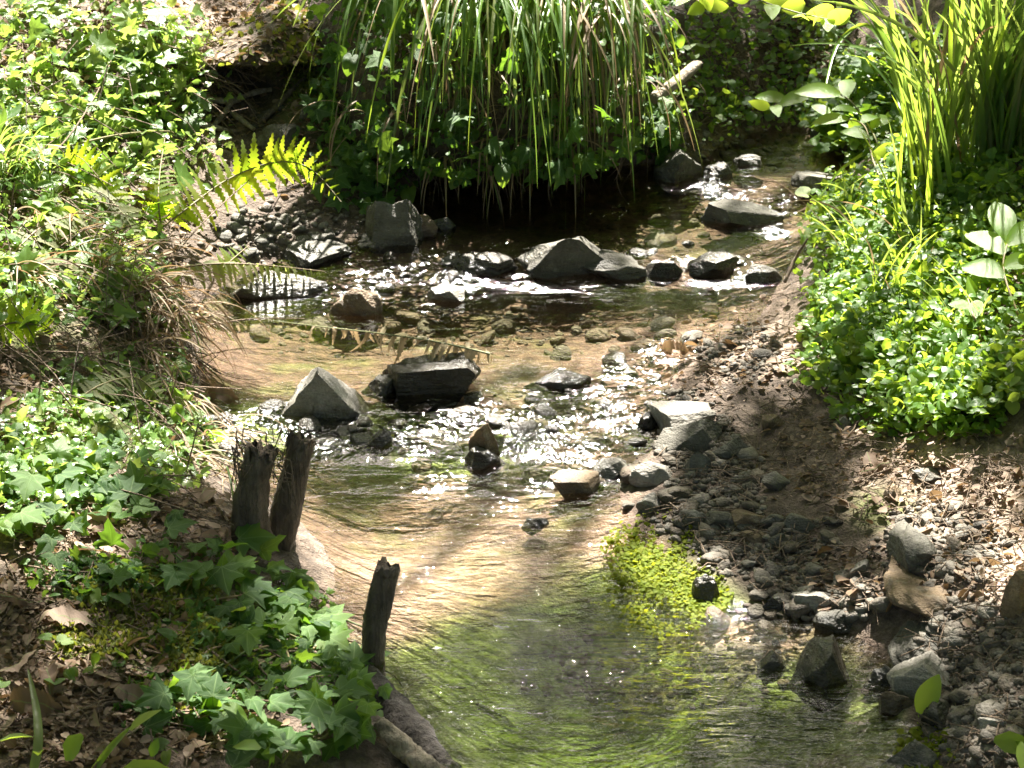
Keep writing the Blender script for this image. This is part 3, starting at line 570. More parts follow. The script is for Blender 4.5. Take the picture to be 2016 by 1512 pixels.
# pebbles one can pick out, then the gravel between them
PEB = [rock_shape(1, 900 + i, 5, .04) for i in range(7)]
def spots(poly, n):                                  # places on the ground inside outlines (ellipses in the picture)
    out = []
    while len(out) < n:
        px = rng.uniform(-20, 2036, 4000); py = rng.uniform(-20, 1540, 4000); m = ell(px, py, poly) > rng.uniform(.3, .9, 4000); out += list(zip(px[m], py[m]))
    q = np.array(out[:n]); return hit(q[:, 0], q[:, 1])
def pebbles(poly, n, lo, hi, mat, label, group, cat='pebble'):
    ms = [mesh_np('pebble', v, f, mat) for v, f in PEB]
    for p in spots(poly, n):
        o = obj('pebble', ms[int(rng.integers(0, 7))]); s = rng.uniform(lo, hi) * np.array([1, rng.uniform(.7, 1), rng.uniform(.35, .6)]) / 2
        o.location = p + [0, 0, s[2] * .45]; o.scale = s; o.rotation_euler = (rng.normal(0, .2), rng.normal(0, .2), rng.uniform(0, 6.3)); tag(o, label, cat, group)
GRAV = [(1400,1010,110,70),(1420,930,90,60),(1500,1080,150,60),(1400,870,60,60),(1640,1170,140,50),(1900,1300,120,110),(1940,1440,110,80),(1850,1080,120,80),(1350,850,60,90)]
pebbles(GRAV, 120, .018, .04, 'gravel', 'small grey pebble lying loose on the gravel bank right of the stream', 'pebbles on the right gravel bank')
pebbles([(500,460,70,45),(620,450,70,30),(560,250,60,40),(760,470,60,25)], 36, .02, .045, 'stone', 'small rounded stone in the pile at the foot of the left bank', 'stones piled at the left bank foot')
pebbles([(1450,320,120,35),(1600,290,60,25)], 22, .02, .045, 'stone', 'small dark stone along the shadowy back edge of the pool', 'stones at the back of the pool')
pebbles([(1500,1240,130,60),(1250,980,110,40),(1100,900,200,70),(850,870,250,60),(1250,660,200,60),(800,640,300,40),(1350,460,160,40)], 80, .025, .06, 'bed_stone', 'brown pebble lying on the stream bed under water', 'pebbles on the stream bed')
ms = [mesh_np('riffle_stone', v, f, 'wet_stone') for v, f in PEB]
for p in spots([(1330,535,190,16),(800,560,170,40),(1000,545,120,18),(1110,850,210,60),(480,860,110,40),(700,880,120,30),(1250,760,60,60)], 56):
    zw = float(water_level(p[0], p[1])); s = rng.uniform(.022, .06) * np.array([1, rng.uniform(.6, 1), rng.uniform(.4, .7)]) / 2
    o = obj('riffle_stone', ms[int(rng.integers(0, 7))]); o.location = (p[0], p[1], max(zw - s[2] * rng.uniform(.2, .9), p[2])); o.scale = s; o.rotation_euler = (rng.normal(0, .2), rng.normal(0, .2), rng.uniform(0, 6.3))
    tag(o, 'small dark wet stone breaking the water surface in the riffles', 'stone', 'small stones in the riffles')
def randrot(n): 
    q = rng.normal(0, 1, (n, 3)); return frames(unit(q), unit(rng.normal(0, 1, (n, 3))))
def flatrot(n, up=.35): return frames(unit(rng.normal(0, 1, (n, 3)) * [1, 1, .25]), unit(np.array([0, 0, 1]) + rng.normal(0, up, (n, 3))))
G0 = [rock_shape(0, 950 + i, 3, 0) + (np.zeros((12, 2)),) for i in range(6)]
p = np.vstack([spots(GRAV, 3800), spots([(1450,700,100,60),(560,460,160,60),(1450,300,180,40)], 700)]); n = len(p)
tag(swarm('gravel', G0, p + [0, 0, .001], flatrot(n), rng.lognormal(-5.3, .5, (n, 1)) * np.array([[1, .8, .55]]), 'gravel'), 'fine grey gravel scattered over the right bank', kind='stuff')
p = spots([(1300,1330,250,80),(1150,850,300,90),(850,640,500,60),(1350,450,220,60),(1450,1250,170,60)], 1200); n = len(p)
tag(swarm('bed_gravel', G0, p, flatrot(n), rng.lognormal(-5.1, .4, (n, 1)) * np.array([[1, .8, .3]]), 'bed_stone'), 'fine brown gravel on the stream bed', kind='stuff')
# fallen leaf bits and twigs
LITT = [(560,30,260,70),(1450,680,190,110),(1850,950,220,130),(1950,1100,140,140),(1700,1150,140,70),(430,200,80,120),(150,1250,230,160),(250,1050,250,100),(150,800,230,150),(150,450,230,200),(200,1430,330,90),(150,150,300,200),(650,250,120,150),(1550,130,150,110),(1900,600,150,150),(1650,900,160,120)]
p = np.vstack([spots([e for e in LITT if e[0] < 1200], 11000), spots([e for e in LITT if e[0] > 1200], 2600)]); n = len(p)
tag(swarm('leaf_litter', [BIT, TINY], p + np.column_stack([np.zeros((n, 2)), rng.uniform(.002, .012, n)]), flatrot(n, .5), rng.lognormal(-4.65, .5, n), 'dead_leaf'), 'pale dry leaf fragments strewn over the banks', kind='stuff')
p = spots(LITT + GRAV + [(1650,850,200,120),(1750,950,200,100),(1650,850,200,120)], 2600); parts = []; rn = []
for q in p:
    a = rng.uniform(0, 6.3); l = rng.uniform(.01, .04); d = np.array([math.cos(a), math.sin(a), rng.normal(0, .2)]) * l
    v, f = tube([q + [0, 0, .006] - d, q + [0, 0, .008 + rng.uniform(0, .01)], q + [0, 0, .006] + d + rng.normal(0, .006, 3)], rng.uniform(.0005, .0013), 4, False); parts.append((v, f))
tag(obj('twig_litter', mesh_np('twig_litter', *cat_meshes(parts), 'twig')), 'fine twigs and rootlets lying on the banks', kind='stuff')
# ------------------------------------------------------------------ ledge, stumps, logs
# overhanging mossy ledge above the dark hollow
V, F = rock_shape(4, 71, 9, .08); c = at_y(548, 88, 4.98); V = V * [.20, .2, .035]; V[:, 2] += .035 * np.cos(V[:, 0] * 9) - .01
led = tag(obj('earth_ledge', mesh_np('earth_ledge', V, F, 'bark'), None, c), 'thin overhanging earth ledge with moss above the dark hollow', 'ledge')
q = rng.integers(0, len(V), 1400); q = q[V[q, 2] > -.01]; q = q[(V[q, 0] > .0) | (rng.random(len(q)) < .25)]; n = len(q)
swarm('moss', [TINY], V[q] + c, frames(unit(rng.normal(0, 1, (n, 3)) + [0, -.2, .6]), unit(rng.normal(0, 1, (n, 3)))), rng.uniform(.012, .026, n), 'moss', led, c)['kind'] = 'stuff'
q = rng.integers(0, len(V), 900); q = q[(V[q, 2] > 0)]; n = len(q)
swarm('leaf_litter', [BIT], V[q] + c + [0, 0, .004], flatrot(n, .4), rng.uniform(.014, .03, n), 'dead_leaf', led, c)['kind'] = 'stuff'
def post(name, label, pts, rad, mat, cat, seed, splinter=True, n=14, m=26):
    P = spline(pts, m); P = np.asarray(P); r = np.interp(np.linspace(0, 1, m), np.linspace(0, 1, len(rad)), rad)
    V, F = tube(P, r, n); k = np.arange(len(V)); off = seed * 7.7
    a = (k % n) / n * 6.28; hgt = (k // n) / m
    dr = 1 + .42 * fbm(np.cos(a) * 1.3 + off, np.sin(a) * 1.3 + hgt * (3 if splinter else 7), 5) + .1 * fbm(np.cos(a) * 6 + off, np.sin(a) * 6 + hgt * 22, 4)
    ctr = np.vstack([np.repeat(P, n, 0), P[0], P[-1]]); V = ctr + (V - ctr) * dr[:, None]
    if splinter:
        top = (k // n >= m - 3) & (k < n * m); V[top] += unit(P[-1] - P[-3]) * (rng.uniform(-.6, .9, top.sum()) * rad[-1])[:, None] * .8
    base = P[0].copy(); o = obj(name, mesh_np(name, V - base, F, mat), None, base); return tag(o, label, cat)
def along0(pts): return [lift1(x, y, d) - [0, 0, .012] for x, y, d in pts]
def col(px0, py0, px1, py1, d=0.03, sinkz=.05):       # upright axis from two points of the photo
    b = lift1(px0, py0, d); t_ = at_y(px1, py1, b[1] + .01); b2 = b + (b - t_) * .15; return b2, t_
b, t_ = col(500, 1060, 515, 890); st = post('tree_stump', 'broken grey-brown stump with shaggy fibrous top, left of its twin at the bank edge', [b, (b + t_) / 2 + [-.01, 0, 0], t_], [.036, .03, .027, .024], 'bark', 'stump', 3, True, 22, 44)
parts = []
for k in range(36):                                   # shaggy fibres hanging round its top
    a = rng.uniform(0, 6.28); s0 = t_ + [math.cos(a) * .034, math.sin(a) * .034, rng.uniform(-.05, .03)]; dn = rng.uniform(.02, .06)
    parts.append(tube([s0, s0 + [math.cos(a) * .012, math.sin(a) * .012, rng.uniform(-.01, .02)], s0 + [math.cos(a) * .012 + rng.normal(0, .01), math.sin(a) * .012, -dn]], [.0015, .0012, .0006], 4, False))
base = np.array(st.location); v, f = cat_meshes(parts); o = obj('bark_fibres', mesh_np('bark_fibres', v - base, f, 'twig'), st); o['kind'] = 'stuff'
b, t_ = col(555, 1055, 592, 868); post('tree_stump', 'smooth dark stump leaning right, right of its shaggy twin', [b, (b + t_) / 2, t_], [.024, .023, .022, .021], 'bark', 'stump', 5, True, 22, 44)
b, t_ = col(738, 1315, 762, 1118, .02); post('broken_branch', 'upright broken brown branch standing alone at the water edge', [b, (b + t_) / 2 + [-.006, 0, 0], t_], [.021, .02, .019, .017], 'bark', 'branch', 8, True, 18, 44)
def along(pts, z=0): return [lift1(x, y, d) + [0, 0, z] for x, y, d in pts]
post('wet_log', 'black wet log slanting into the water at bottom left', along([(680,1290,.015),(730,1350,.02),(800,1440,.02),(885,1530,.01)]), [.014, .024, .027, .022], 'wet_wood', 'log', 9, False, 24, 60)
post('pale_log', 'weathered pale log end at the bottom edge beside the black log', along([(745,1425,.06),(800,1480,.05),(860,1540,.04)]), [.01, .015, .019], 'pale_wood', 'log', 10, False, 20, 50)
post('dead_stick', 'thick pale stick leaning out of the bank right of the sedge', [at_y(1285,195,4.72), at_y(1325,165,4.78), at_y(1370,128,4.88)], [.012, .013, .012], 'pale_wood', 'stick', 12)
for k, (a, b, c, lab) in enumerate([((390,245),(420,252),(458,262),'short grey stick lying below the dark hollow'), ((400,195),(450,205),(480,195),'pale stick across the mouth of the hollow'), ((455,225),(470,235),(500,255),'pale sunlit stick slanting down from the hollow'), ((420,250),(440,225),(465,195),'thin sunlit stick leaning against the pale stick'), ((508,245),(560,195),(605,150),'long mossy stick leaning up the bank under the ledge'), ((470,195),(500,185),(535,180),'thin grey stick pointing into the hollow')]):
    post('stick', lab, [lift1(*a, .02), lift1(*b, .03), lift1(*c, .02)], [.006, .007, .005], 'pale_wood' if k != 4 else 'bark', 'stick', 20 + k, False, 7, 12)
post('dead_stick', 'bare forked twig standing by the right water edge', [at_z(1545,555,.07), at_y(1565,510,4.25), at_y(1590,470,4.25)], [.004, .004, .002], 'twig', 'stick', 31, False, 6, 10)
def stem_thing(label, pts, r=.0022, mat='stem'):
    P = spline([lift1(x, y, d) for x, y, d in pts], 26); base = P[0]; o = obj('plant_stem', mesh_np('plant_stem', *(lambda v, f: (v - base, f))(*tube(P, np.linspace(r, r * .5, 26), 5)), mat), None, base); return tag(o, label, 'stem')
stem_thing('thin arching bare stem crossing the ivy at upper left', [(0,325,.1),(110,295,.12),(230,270,.12),(330,262,.1),(342,272,.08)], .003)
stem_thing('long thin dark stem slanting across the left bank', [(150,720,.08),(260,610,.12),(400,440,.14),(560,300,.1)], .0022, 'twig')
stem_thing('thin dark stem rising through the bright ivy', [(110,300,.15),(150,250,.15),(200,170,.12),(230,90,.1)], .0022, 'twig')
stem_thing('thin brown stem reaching over the water from the left bank', [(260,690,.05),(350,655,.1),(480,632,.12),(600,628,.12)], .0022, 'twig')
stem_thing('thin pinkish stem slanting over the left riffle', [(385,780,.02),(430,815,.05),(480,860,.04)], .002, 'twig')
stem_thing('bare stem slanting down the lower left bank', [(400,1270,.02),(450,1310,.03),(515,1360,.02)], .0025, 'twig')
stem_thing('thin bare stem lying across the lower left soil', [(0,1435,.01),(100,1425,.015),(160,1455,.01)], .002, 'twig')
stem_thing('dry stem hanging down the left bank', [(300,690,.05),(350,830,.05),(400,950,.04),(450,1030,.03)], .005, 'twig')
stem_thing('woody root curving down the right end of the sedge bank', [(1290,200,.05),(1330,90,.03),(1400,150,.03),(1460,270,.04)], .004, 'twig')

# ------------------------------------------------------------------ plants made of many separate leaves
CAMDIR = lambda P: unit(CAM - P)
def plant(name, label, cat, base, group=None): return thing(name, base, label, cat, group)
def scatter_leaves(o, base, P, meshes, size, up=(0, 0, 1), face=.5, jit=.45, name='leaf', hang=0.0, ydir=None):
    P = np.asarray(P); n = len(P); nz = unit(unit(np.asarray(up, float)) + face * CAMDIR(P) + rng.normal(0, jit, (n, 3)))
    y = rng.normal(0, 1, (n, 3)) * [1, 1, .4] + [0, -.5, -hang] if ydir is None else np.asarray(ydir) + rng.normal(0, .25, (n, 3)); R = frames(unit(y), nz); s = rng.uniform(.75, 1.2, n) * size
    for i in range(n): put(name, meshes[int(rng.integers(0, len(meshes)))], o, base, (R[i], P[i]), s[i])
def leaf_mass(o, base, P, tms, size, mat, up=(0, 0, 1), face=.4, jit=.55, name='leaf_mass', hang=0.0):
    n = len(P); nz = unit(unit(np.asarray(up, float)) + face * CAMDIR(P) + rng.normal(0, jit, (n, 3)))
    y = rng.normal(0, 1, (n, 3)) * [1, 1, .4] + [0, -.4, -hang]
    m = swarm(name, tms, P, frames(unit(y), nz), rng.uniform(.6, 1.2, n) * size, mat, o, base); m['kind'] = 'stuff'; return m
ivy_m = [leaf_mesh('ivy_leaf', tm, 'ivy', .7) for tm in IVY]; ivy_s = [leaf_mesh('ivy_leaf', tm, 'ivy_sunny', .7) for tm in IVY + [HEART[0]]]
heart_m = [leaf_mesh('round_leaf', tm, 'cover', .8, .02) for tm in HEART]; lance_m = [leaf_mesh('lance_leaf', LANCE, 'shoot', .3)]; broad_m = [leaf_mesh('broad_leaf', BROAD, 'shoot', .3)]
def vines(o, base, ell_list, n, r=.0018, mat='stem'):
    for k in range(n):
        e = ell_list[k % len(ell_list)]; x = rng.normal(e[0], e[2] * .4); y = rng.normal(e[1], e[3] * .4); a = rng.uniform(-.5, .5) + (math.pi if rng.random() < .5 else 0); pts = []
        for j in range(6): pts.append(lift1(x, y, rng.uniform(.004, .025))); x += 26 * math.cos(a); y += 20 * math.sin(a) + 6; a += rng.normal(0, .4)
        P = spline(pts, 16); obj('stem', mesh_np('stem', *tube(P - base, r, 5, False), mat), o)
def in_ell(e, n):
    px = np.empty(0); py = np.empty(0)
    while len(px) < n:
        a = rng.uniform(e[0] - 1.5 * e[2], e[0] + 1.5 * e[2], 500); b = rng.uniform(e[1] - 1.5 * e[3], e[1] + 1.5 * e[3], 500); m = ell(a, b, [e]) > rng.uniform(.2, .9, 500); px = np.append(px, a[m]); py = np.append(py, b[m])
    return px[:n], py[:n]
# ivy sprays near the camera: the biggest leaves where the photo has them (x, y, width px, turn of tip clockwise from up, lift)
FRONT = [(485,1262,118,180,.10),(560,1385,100,95,.09),(505,1395,80,150,.08),(470,1112,95,80,.09),(380,1120,95,-70,.08),(335,1140,80,200,.07),(440,1140,85,170,.08),(500,1065,100,85,.08),(535,1075,80,60,.08),(90,1075,95,200,.08),(55,955,100,190,.12),(190,900,85,30,.08),
 (110,1110,80,170,.07),(232,862,60,-60,.08),(372,1352,85,190,.09),(395,1325,75,60,.09),(610,1250,80,160,.07),(650,1285,75,190,.07),(645,1370,80,110,.08),(590,1335,85,60,.09),(610,1400,80,200,.08),(310,1425,85,70,.05),(760,1365,70,160,.10),(355,1035,85,70,.08),(345,1020,60,190,.09),
 (520,1160,90,120,.07),(560,1200,80,200,.07),(470,1200,70,180,.06),(420,1075,70,-50,.07),(590,1140,70,100,.06),(640,1210,60,150,.05),(150,1040,70,150,.08),(60,1020,70,120,.1),(240,960,80,-40,.08),(150,970,60,70,.07),(290,1000,75,120,.07),(310,950,60,30,.07),(95,1000,60,-60,.09),
 (470,1460,80,170,.07),(520,1440,70,80,.07),(430,1430,70,200,.06),(560,1470,80,120,.07),(610,1480,70,200,.06),(480,1500,80,60,.07),(690,1440,80,150,.08),(660,1420,60,60,.08),(720,1400,70,190,.1),(700,1330,60,120,.08),(140,632,56,100,.1),(180,600,50,60,.08),(365,650,60,150,.06),(350,620,50,70,.06)]
def spray(label, items, group, n_extra, ells):
    cx = np.mean([i[0] for i in items]); cy = np.mean([i[1] for i in items]); base = hit1(cx, cy); o = plant('ivy_plant', label, 'ivy', base, group)
    for x, y, w, a, d in items:
        P = lift1(x, y, d); k = ppm(P); s = w / k * rng.uniform(.55, .85); ar = RAD(a); v = np.array([math.sin(ar), 0, 0]) + math.cos(ar) * np.array([0, .8, .35])
        nz = unit(np.array([0, .1, .8]) + .65 * CAMDIR(P) + rng.normal(0, .3, 3)); R = frame(v, nz); put('leaf', ivy_m[int(rng.integers(0, 3))], o, base, (R, P - R[:, 1] * s * .4), s)
    for e in ells:
        px, py = in_ell(e, n_extra); P = lift(px, py, rng.uniform(.01, .07, n_extra)); scatter_leaves(o, base, P, ivy_m + heart_m[:1], .045, face=.6)
    vines(o, base, ells, 7); return o
spray('ivy spray with large lobed leaves round the foot of the twin stumps', [i for i in FRONT if 300 < i[0] < 620 and i[1] < 1230], 'ivy on the left bank', 15, [(470,1120,150,60),(560,1170,70,60)])
spray('ivy spray with a large downward three-pointed leaf over the mossy soil', [i for i in FRONT if i[0] == 485], 'ivy on the left bank', 5, [(510,1250,60,40)])
spray('ivy spray at the bottom edge beside the black wet log', [i for i in FRONT if 440 < i[0] and i[1] > 1300], 'ivy on the left bank', 18, [(540,1420,120,70),(680,1400,60,60),(700,1330,50,50)])
spray('ivy trailing down to the water behind the lone upright branch', [i for i in FRONT if i[0] > 600 and i[1] < 1300], 'ivy on the left bank', 10, [(630,1240,50,50)])
spray('pair of bright ivy leaves above the curled dead leaf', [i for i in FRONT if 300 < i[0] < 440 and i[1] > 1300], 'ivy on the left bank', 6, [(360,1370,60,40)])
spray('ivy spray with dark lobed leaves at the left edge of the photo', [i for i in FRONT if i[0] < 300 and i[1] > 800], 'ivy on the left bank', 34, [(110,1000,130,90),(220,930,100,60)])
spray('few ivy leaves hanging over the water from the left bank', [i for i in FRONT if i[1] < 700], 'ivy on the left bank', 9, [(330,680,70,50),(200,600,80,50)])
base = hit1(400, 1180); o = plant('creeper', 'low dark creeper and small leaves matting the ground between the ivy sprays', 'creeper', base); E = [(300,1120,150,60),(430,1230,130,60),(590,1230,70,70),(620,1330,80,60),(480,1330,110,60),(330,1380,90,50),(180,1130,110,50)]
P = np.vstack([lift(*in_ell(e, 11), rng.uniform(.01, .05, 11)) for e in E]); scatter_leaves(o, base, P, ivy_m + heart_m, .03, jit=.7)
P = np.vstack([lift(*in_ell(e, 230), rng.uniform(.0, .03, 230)) for e in E]); leaf_mass(o, base, P, IVY + HEART + [BIT, LANCE], .016, 'ivy', jit=.8); vines(o, base, E, 34, .0016, 'twig')
# small round-leaved seedlings on the lower left soil
for k, (x, y, lab) in enumerate([(115,1265,'single round-leaved seedling beside the big pale dead leaf'),(165,1330,'cluster of round-leaved seedlings on the bare lower left soil'),(235,1300,'single tiny round leaf on the mossy soil'),(330,1475,'round leaf lying near the bottom left grass blade'),(10,1345,'round-leaved seedling at the left edge near the soil')]):
    base = hit1(x, y); o = plant('seedling', lab, 'seedling', base, 'round-leaved seedlings'); m = 5 if k == 1 else 2
    px = x + rng.normal(0, 28 if k == 1 else 9, m); py = y + rng.normal(0, 14 if k == 1 else 7, m); scatter_leaves(o, base, lift(px, py, np.full(m, .03)), heart_m, .026, face=.7, jit=.2)
# ivy carpet on the upper left bank
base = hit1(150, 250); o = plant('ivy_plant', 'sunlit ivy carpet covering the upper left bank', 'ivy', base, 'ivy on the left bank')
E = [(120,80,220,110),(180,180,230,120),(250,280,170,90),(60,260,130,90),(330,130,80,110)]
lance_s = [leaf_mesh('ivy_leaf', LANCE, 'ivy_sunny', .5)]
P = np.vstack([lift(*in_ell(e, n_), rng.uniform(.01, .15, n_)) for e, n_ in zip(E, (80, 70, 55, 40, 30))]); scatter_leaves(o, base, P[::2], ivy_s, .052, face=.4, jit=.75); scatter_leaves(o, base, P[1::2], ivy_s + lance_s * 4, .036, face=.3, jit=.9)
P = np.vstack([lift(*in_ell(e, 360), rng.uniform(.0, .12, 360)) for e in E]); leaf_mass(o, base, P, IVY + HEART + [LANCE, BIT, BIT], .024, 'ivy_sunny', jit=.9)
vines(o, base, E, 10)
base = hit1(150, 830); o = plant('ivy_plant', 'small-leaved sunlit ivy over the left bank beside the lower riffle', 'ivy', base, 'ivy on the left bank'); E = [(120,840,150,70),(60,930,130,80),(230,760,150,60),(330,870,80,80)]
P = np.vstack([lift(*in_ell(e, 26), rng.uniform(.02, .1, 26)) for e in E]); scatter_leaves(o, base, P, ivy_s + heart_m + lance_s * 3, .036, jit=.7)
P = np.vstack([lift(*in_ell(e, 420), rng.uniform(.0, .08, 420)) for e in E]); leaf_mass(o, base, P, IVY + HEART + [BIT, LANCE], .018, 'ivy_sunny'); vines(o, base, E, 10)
# sod overhang of the undercut back bank
prof = spline(np.array([(5.15,.52),(4.98,.50),(4.84,.45),(4.74,.36),(4.69,.26),(4.68,.19),(4.72,.165),(4.84,.17),(5.0,.18)]), 46)
sx = np.linspace(-.47, .40, 90); SX, SI = np.meshgrid(sx, np.arange(46)); endf = sstep(0, .18, SX + .47) * sstep(0, .2, .40 - SX)
SY = prof[SI, 0] + (1 - endf) * .22 + .12 * np.clip(SX, -.2, 1) * .8; SZ = prof[SI, 1]
nn = fbm(SX * 9 + 3, SI * .17, 5); SY = SY + .05 * nn; SZ = SZ + .05 * fbm(SX * 8 + 9, SI * .2 + 4, 4)
ii, jj = np.meshgrid(np.arange(45), np.arange(89), indexing='ij'); F = np.stack([ii * 90 + jj, ii * 90 + jj + 1, (ii + 1) * 90 + jj + 1, (ii + 1) * 90 + jj], -1).reshape(-1, 4)
SOD = np.stack([SX, SY, SZ], -1); tag(obj('bank_overhang', mesh_np('bank_overhang', SOD.reshape(-1, 3), F, 'ground_soil')), 'dark undercut soil bank overhanging the upper pool', kind='structure')
def on_sod(n, lo=6, hi=34, d=(.01, .12)):
    i = rng.integers(lo, hi, n); j = rng.integers(3, 87, n); q = SOD[i, j]; return q + np.array([0, -1, .25]) * rng.uniform(d[0], d[1], (n, 1)) + rng.normal(0, .006, (n, 3))
base = SOD[20, 45].copy(); o = plant('ivy_plant', 'shaded ivy growing between the hanging sedge blades on the back bank', 'ivy', base)
E = [(660,260,70,110),(740,350,70,60),(1290,250,50,60)]
P = np.vstack([on_sod(150, d=(.02, .2))] + [lift(*in_ell(e, 16), rng.uniform(.02, .1, 16)) for e in E]); scatter_leaves(o, base, P, ivy_m + heart_m[:1], .045, up=(0, -.6, .6), hang=.5)
P = np.vstack([on_sod(1500, d=(0, .17))] + [lift(*in_ell(e, 130), rng.uniform(.0, .06, 130)) for e in E]); leaf_mass(o, base, P, IVY + HEART + [BIT, LANCE], .02, 'ivy', up=(0, -.6, .6), hang=.5)
base = hit1(1480, 110); o = plant('creeper', 'small-leaved creeper on the dark bank behind the pool', 'creeper', base); E = [(1480,120,130,100),(1400,190,80,70),(1600,130,90,90),(1380,60,80,60),(1560,40,120,40),(1620,200,70,50),(1500,210,100,40)]
P = np.vstack([lift(*in_ell(e, 22), rng.uniform(.02, .15, 22)) for e in E]); scatter_leaves(o, base, P, heart_m, .026, up=(0, -.4, .7), hang=.3)
P = np.vstack([lift(*in_ell(e, 200), rng.uniform(.0, .1, 200)) for e in E]); leaf_mass(o, base, P, HEART + [TINY], .016, 'cover', up=(0, -.4, .7)); vines(o, base, E, 30, .0016, 'twig')
# dense green ground cover on the right bank
base = hit1(1800, 550); o = plant('ground_cover', 'dense mound of small green leaves on the right bank', 'ground cover', base); E = [(1780,520,180,150),(1900,620,160,160),(1690,430,90,90),(1900,420,150,110),(1850,730,150,80),(1700,600,90,90)]
P = np.vstack([lift(*in_ell(e, 48), rng.uniform(.07, .16, 48)) for e in E]); scatter_leaves(o, base, P[::2], heart_m, .036, face=.4, jit=.6); scatter_leaves(o, base, P[1::2], heart_m + lance_m, .026, face=.4, jit=.8)
P = np.vstack([lift(*in_ell(e, 1350), rng.uniform(.0, .17, 1350)) for e in E] + [lift(*in_ell(e, 220), rng.uniform(0, .05, 220)) for e in [(1640,720,70,50),(1720,800,90,40),(1850,830,120,30),(1620,640,50,60)]]); leaf_mass(o, base, P, HEART + [LANCE, TINY], .02, 'cover', jit=.8); vines(o, base, E, 8)
base = hit1(1900, 300); o = plant('ground_cover', 'looser leafy growth between the right-hand sedge tufts', 'ground cover', base); E = [(1880,330,140,80),(1960,200,90,110),(1780,300,70,60),(1850,120,120,90),(1700,180,70,90),(1665,250,55,45)]
P = np.vstack([lift(*in_ell(e, 22), rng.uniform(.04, .14, 22)) for e in E]); scatter_leaves(o, base, P, heart_m + ivy_m, .042)
P = np.vstack([lift(*in_ell(e, 420), rng.uniform(.0, .12, 420)) for e in E]); leaf_mass(o, base, P, HEART + [BIT], .024, 'cover')
base = hit1(1850, 760); o = plant('ground_cover', 'sunlit small-leaved plants along the lower edge of the green mound', 'ground cover', base); E = [(1830,760,110,50),(1930,740,90,60)]
P = np.vstack([lift(*in_ell(e, 20), rng.uniform(.05, .13, 20)) for e in E]); scatter_leaves(o, base, P, heart_m, .042); P = np.vstack([lift(*in_ell(e, 250), rng.uniform(.0, .08, 250)) for e in E]); leaf_mass(o, base, P, HEART, .022, 'cover')
# leafy shoots
def shoot(label, pts, leaves, me, size, name='leafy_shoot', group=None, r=.0025, glow=.25):
    P = spline([np.asarray(q, float) for q in pts], 24); base = P[0].copy(); o = plant(name, label, 'shoot', base, group)
    obj('stem', mesh_np('stem', *tube(P - base, np.linspace(r, r * .5, 24), 6, False), 'stem'), o)
    T = np.gradient(P, axis=0)
    for s, ang, sz in leaves:
        i = int(s * 23); tdir = unit(T[i]); side = unit(np.cross(tdir, [0, 0, 1])); v = unit(tdir * .6 + side * math.sin(RAD(ang)) + np.array([0, 0, .3]) * math.cos(RAD(ang))); nz = unit((np.array([0, -1, .1]) if rng.random() < glow else np.array([0, 0, .8]) + .5 * CAMDIR(P[i])) + rng.normal(0, .15, 3))
        put('leaf', me[int(rng.integers(0, len(me)))], o, base, (frame(v, nz), P[i]), sz * size)
    return o
def L(x, y, d): return lift1(x, y, d)
shoot('broad-leaved bright shoot at the right edge above the green mound', [L(2010,640,.1), L(1985,570,.16), L(1975,520,.2), L(1985,475,.22)], [(.5,-80,1),(.65,70,.8),(.8,-70,1.1),(.95,40,1),(1,-20,1.1),(1,120,.9)], broad_m, .085)
shoot('bright shoot with a single glowing leaf left of the broad-leaved shoot', [L(1930,680,.08), L(1925,650,.14), L(1915,620,.18), L(1905,590,.18)], [(.6,80,.8),(.8,-80,.7),(1,10,.9),(1,150,.7)], broad_m, .062)
shoot('small pale shoot with paired leaves above the lower mound', [L(1890,700,.08), L(1880,670,.12), L(1875,645,.13)], [(.7,80,.8),(.8,-80,.8),(1,60,.7),(1,-60,.7)], broad_m, .045)
shoot('leafy stem arching left over the dark recess', [L(1745,330,.05), L(1715,260,.2), L(1660,195,.32), L(1590,190,.36), L(1515,215,.36)], [(.3,70,1),(.35,-70,1),(.5,60,1.1),(.55,-60,1.2),(.7,40,1.2),(.75,-60,1),(.9,50,.9),(.97,-50,.8),(1,0,.7)], lance_m, .085)
shoot('second leafy stem reaching left above the pool', [L(1760,400,.05), L(1720,320,.18), L(1700,250,.26), L(1640,235,.3)], [(.4,70,1),(.55,-60,1),(.7,60,1),(.85,-60,1.1),(1,0,.9),(1,60,.8)], lance_m, .075)
shoot('glowing leaf sprig at the top edge, left of the other glowing sprig', [at_y(1330,-40,4.4), at_y(1360,-10,4.3), at_y(1385,10,4.25)], [(.6,70,1),(.8,-60,1),(1,10,1),(1,90,.9),(1,-90,.9)], broad_m, .055, glow=.85)
shoot('large glowing leaf sprig at the top edge above the dark bank', [at_y(1450,-60,4.4), at_y(1490,-5,4.3), at_y(1560,22,4.25), at_y(1630,38,4.2)], [(.3,70,1),(.4,-60,1),(.5,80,1),(.6,-80,1.1),(.75,70,1.1),(.8,-70,1.1),(.9,60,1),(1,10,1),(1,90,.9),(1,-90,.9)], broad_m, .06, glow=.85)
P = L(1808, 1408, .03); tag(obj('green_leaf', leaf_mesh('green_leaf', BROAD, 'shoot', .25), None, P), 'single upright green leaf among the stones at lower right', 'leaf'); g_ = bpy.data.objects['green_leaf']
g_.matrix_world = Matrix.Translation(P) @ Matrix(frame((.35, .1, .8), (-.3, -.9, .3)).tolist()).to_4x4() @ Matrix.Scale(.062, 4)
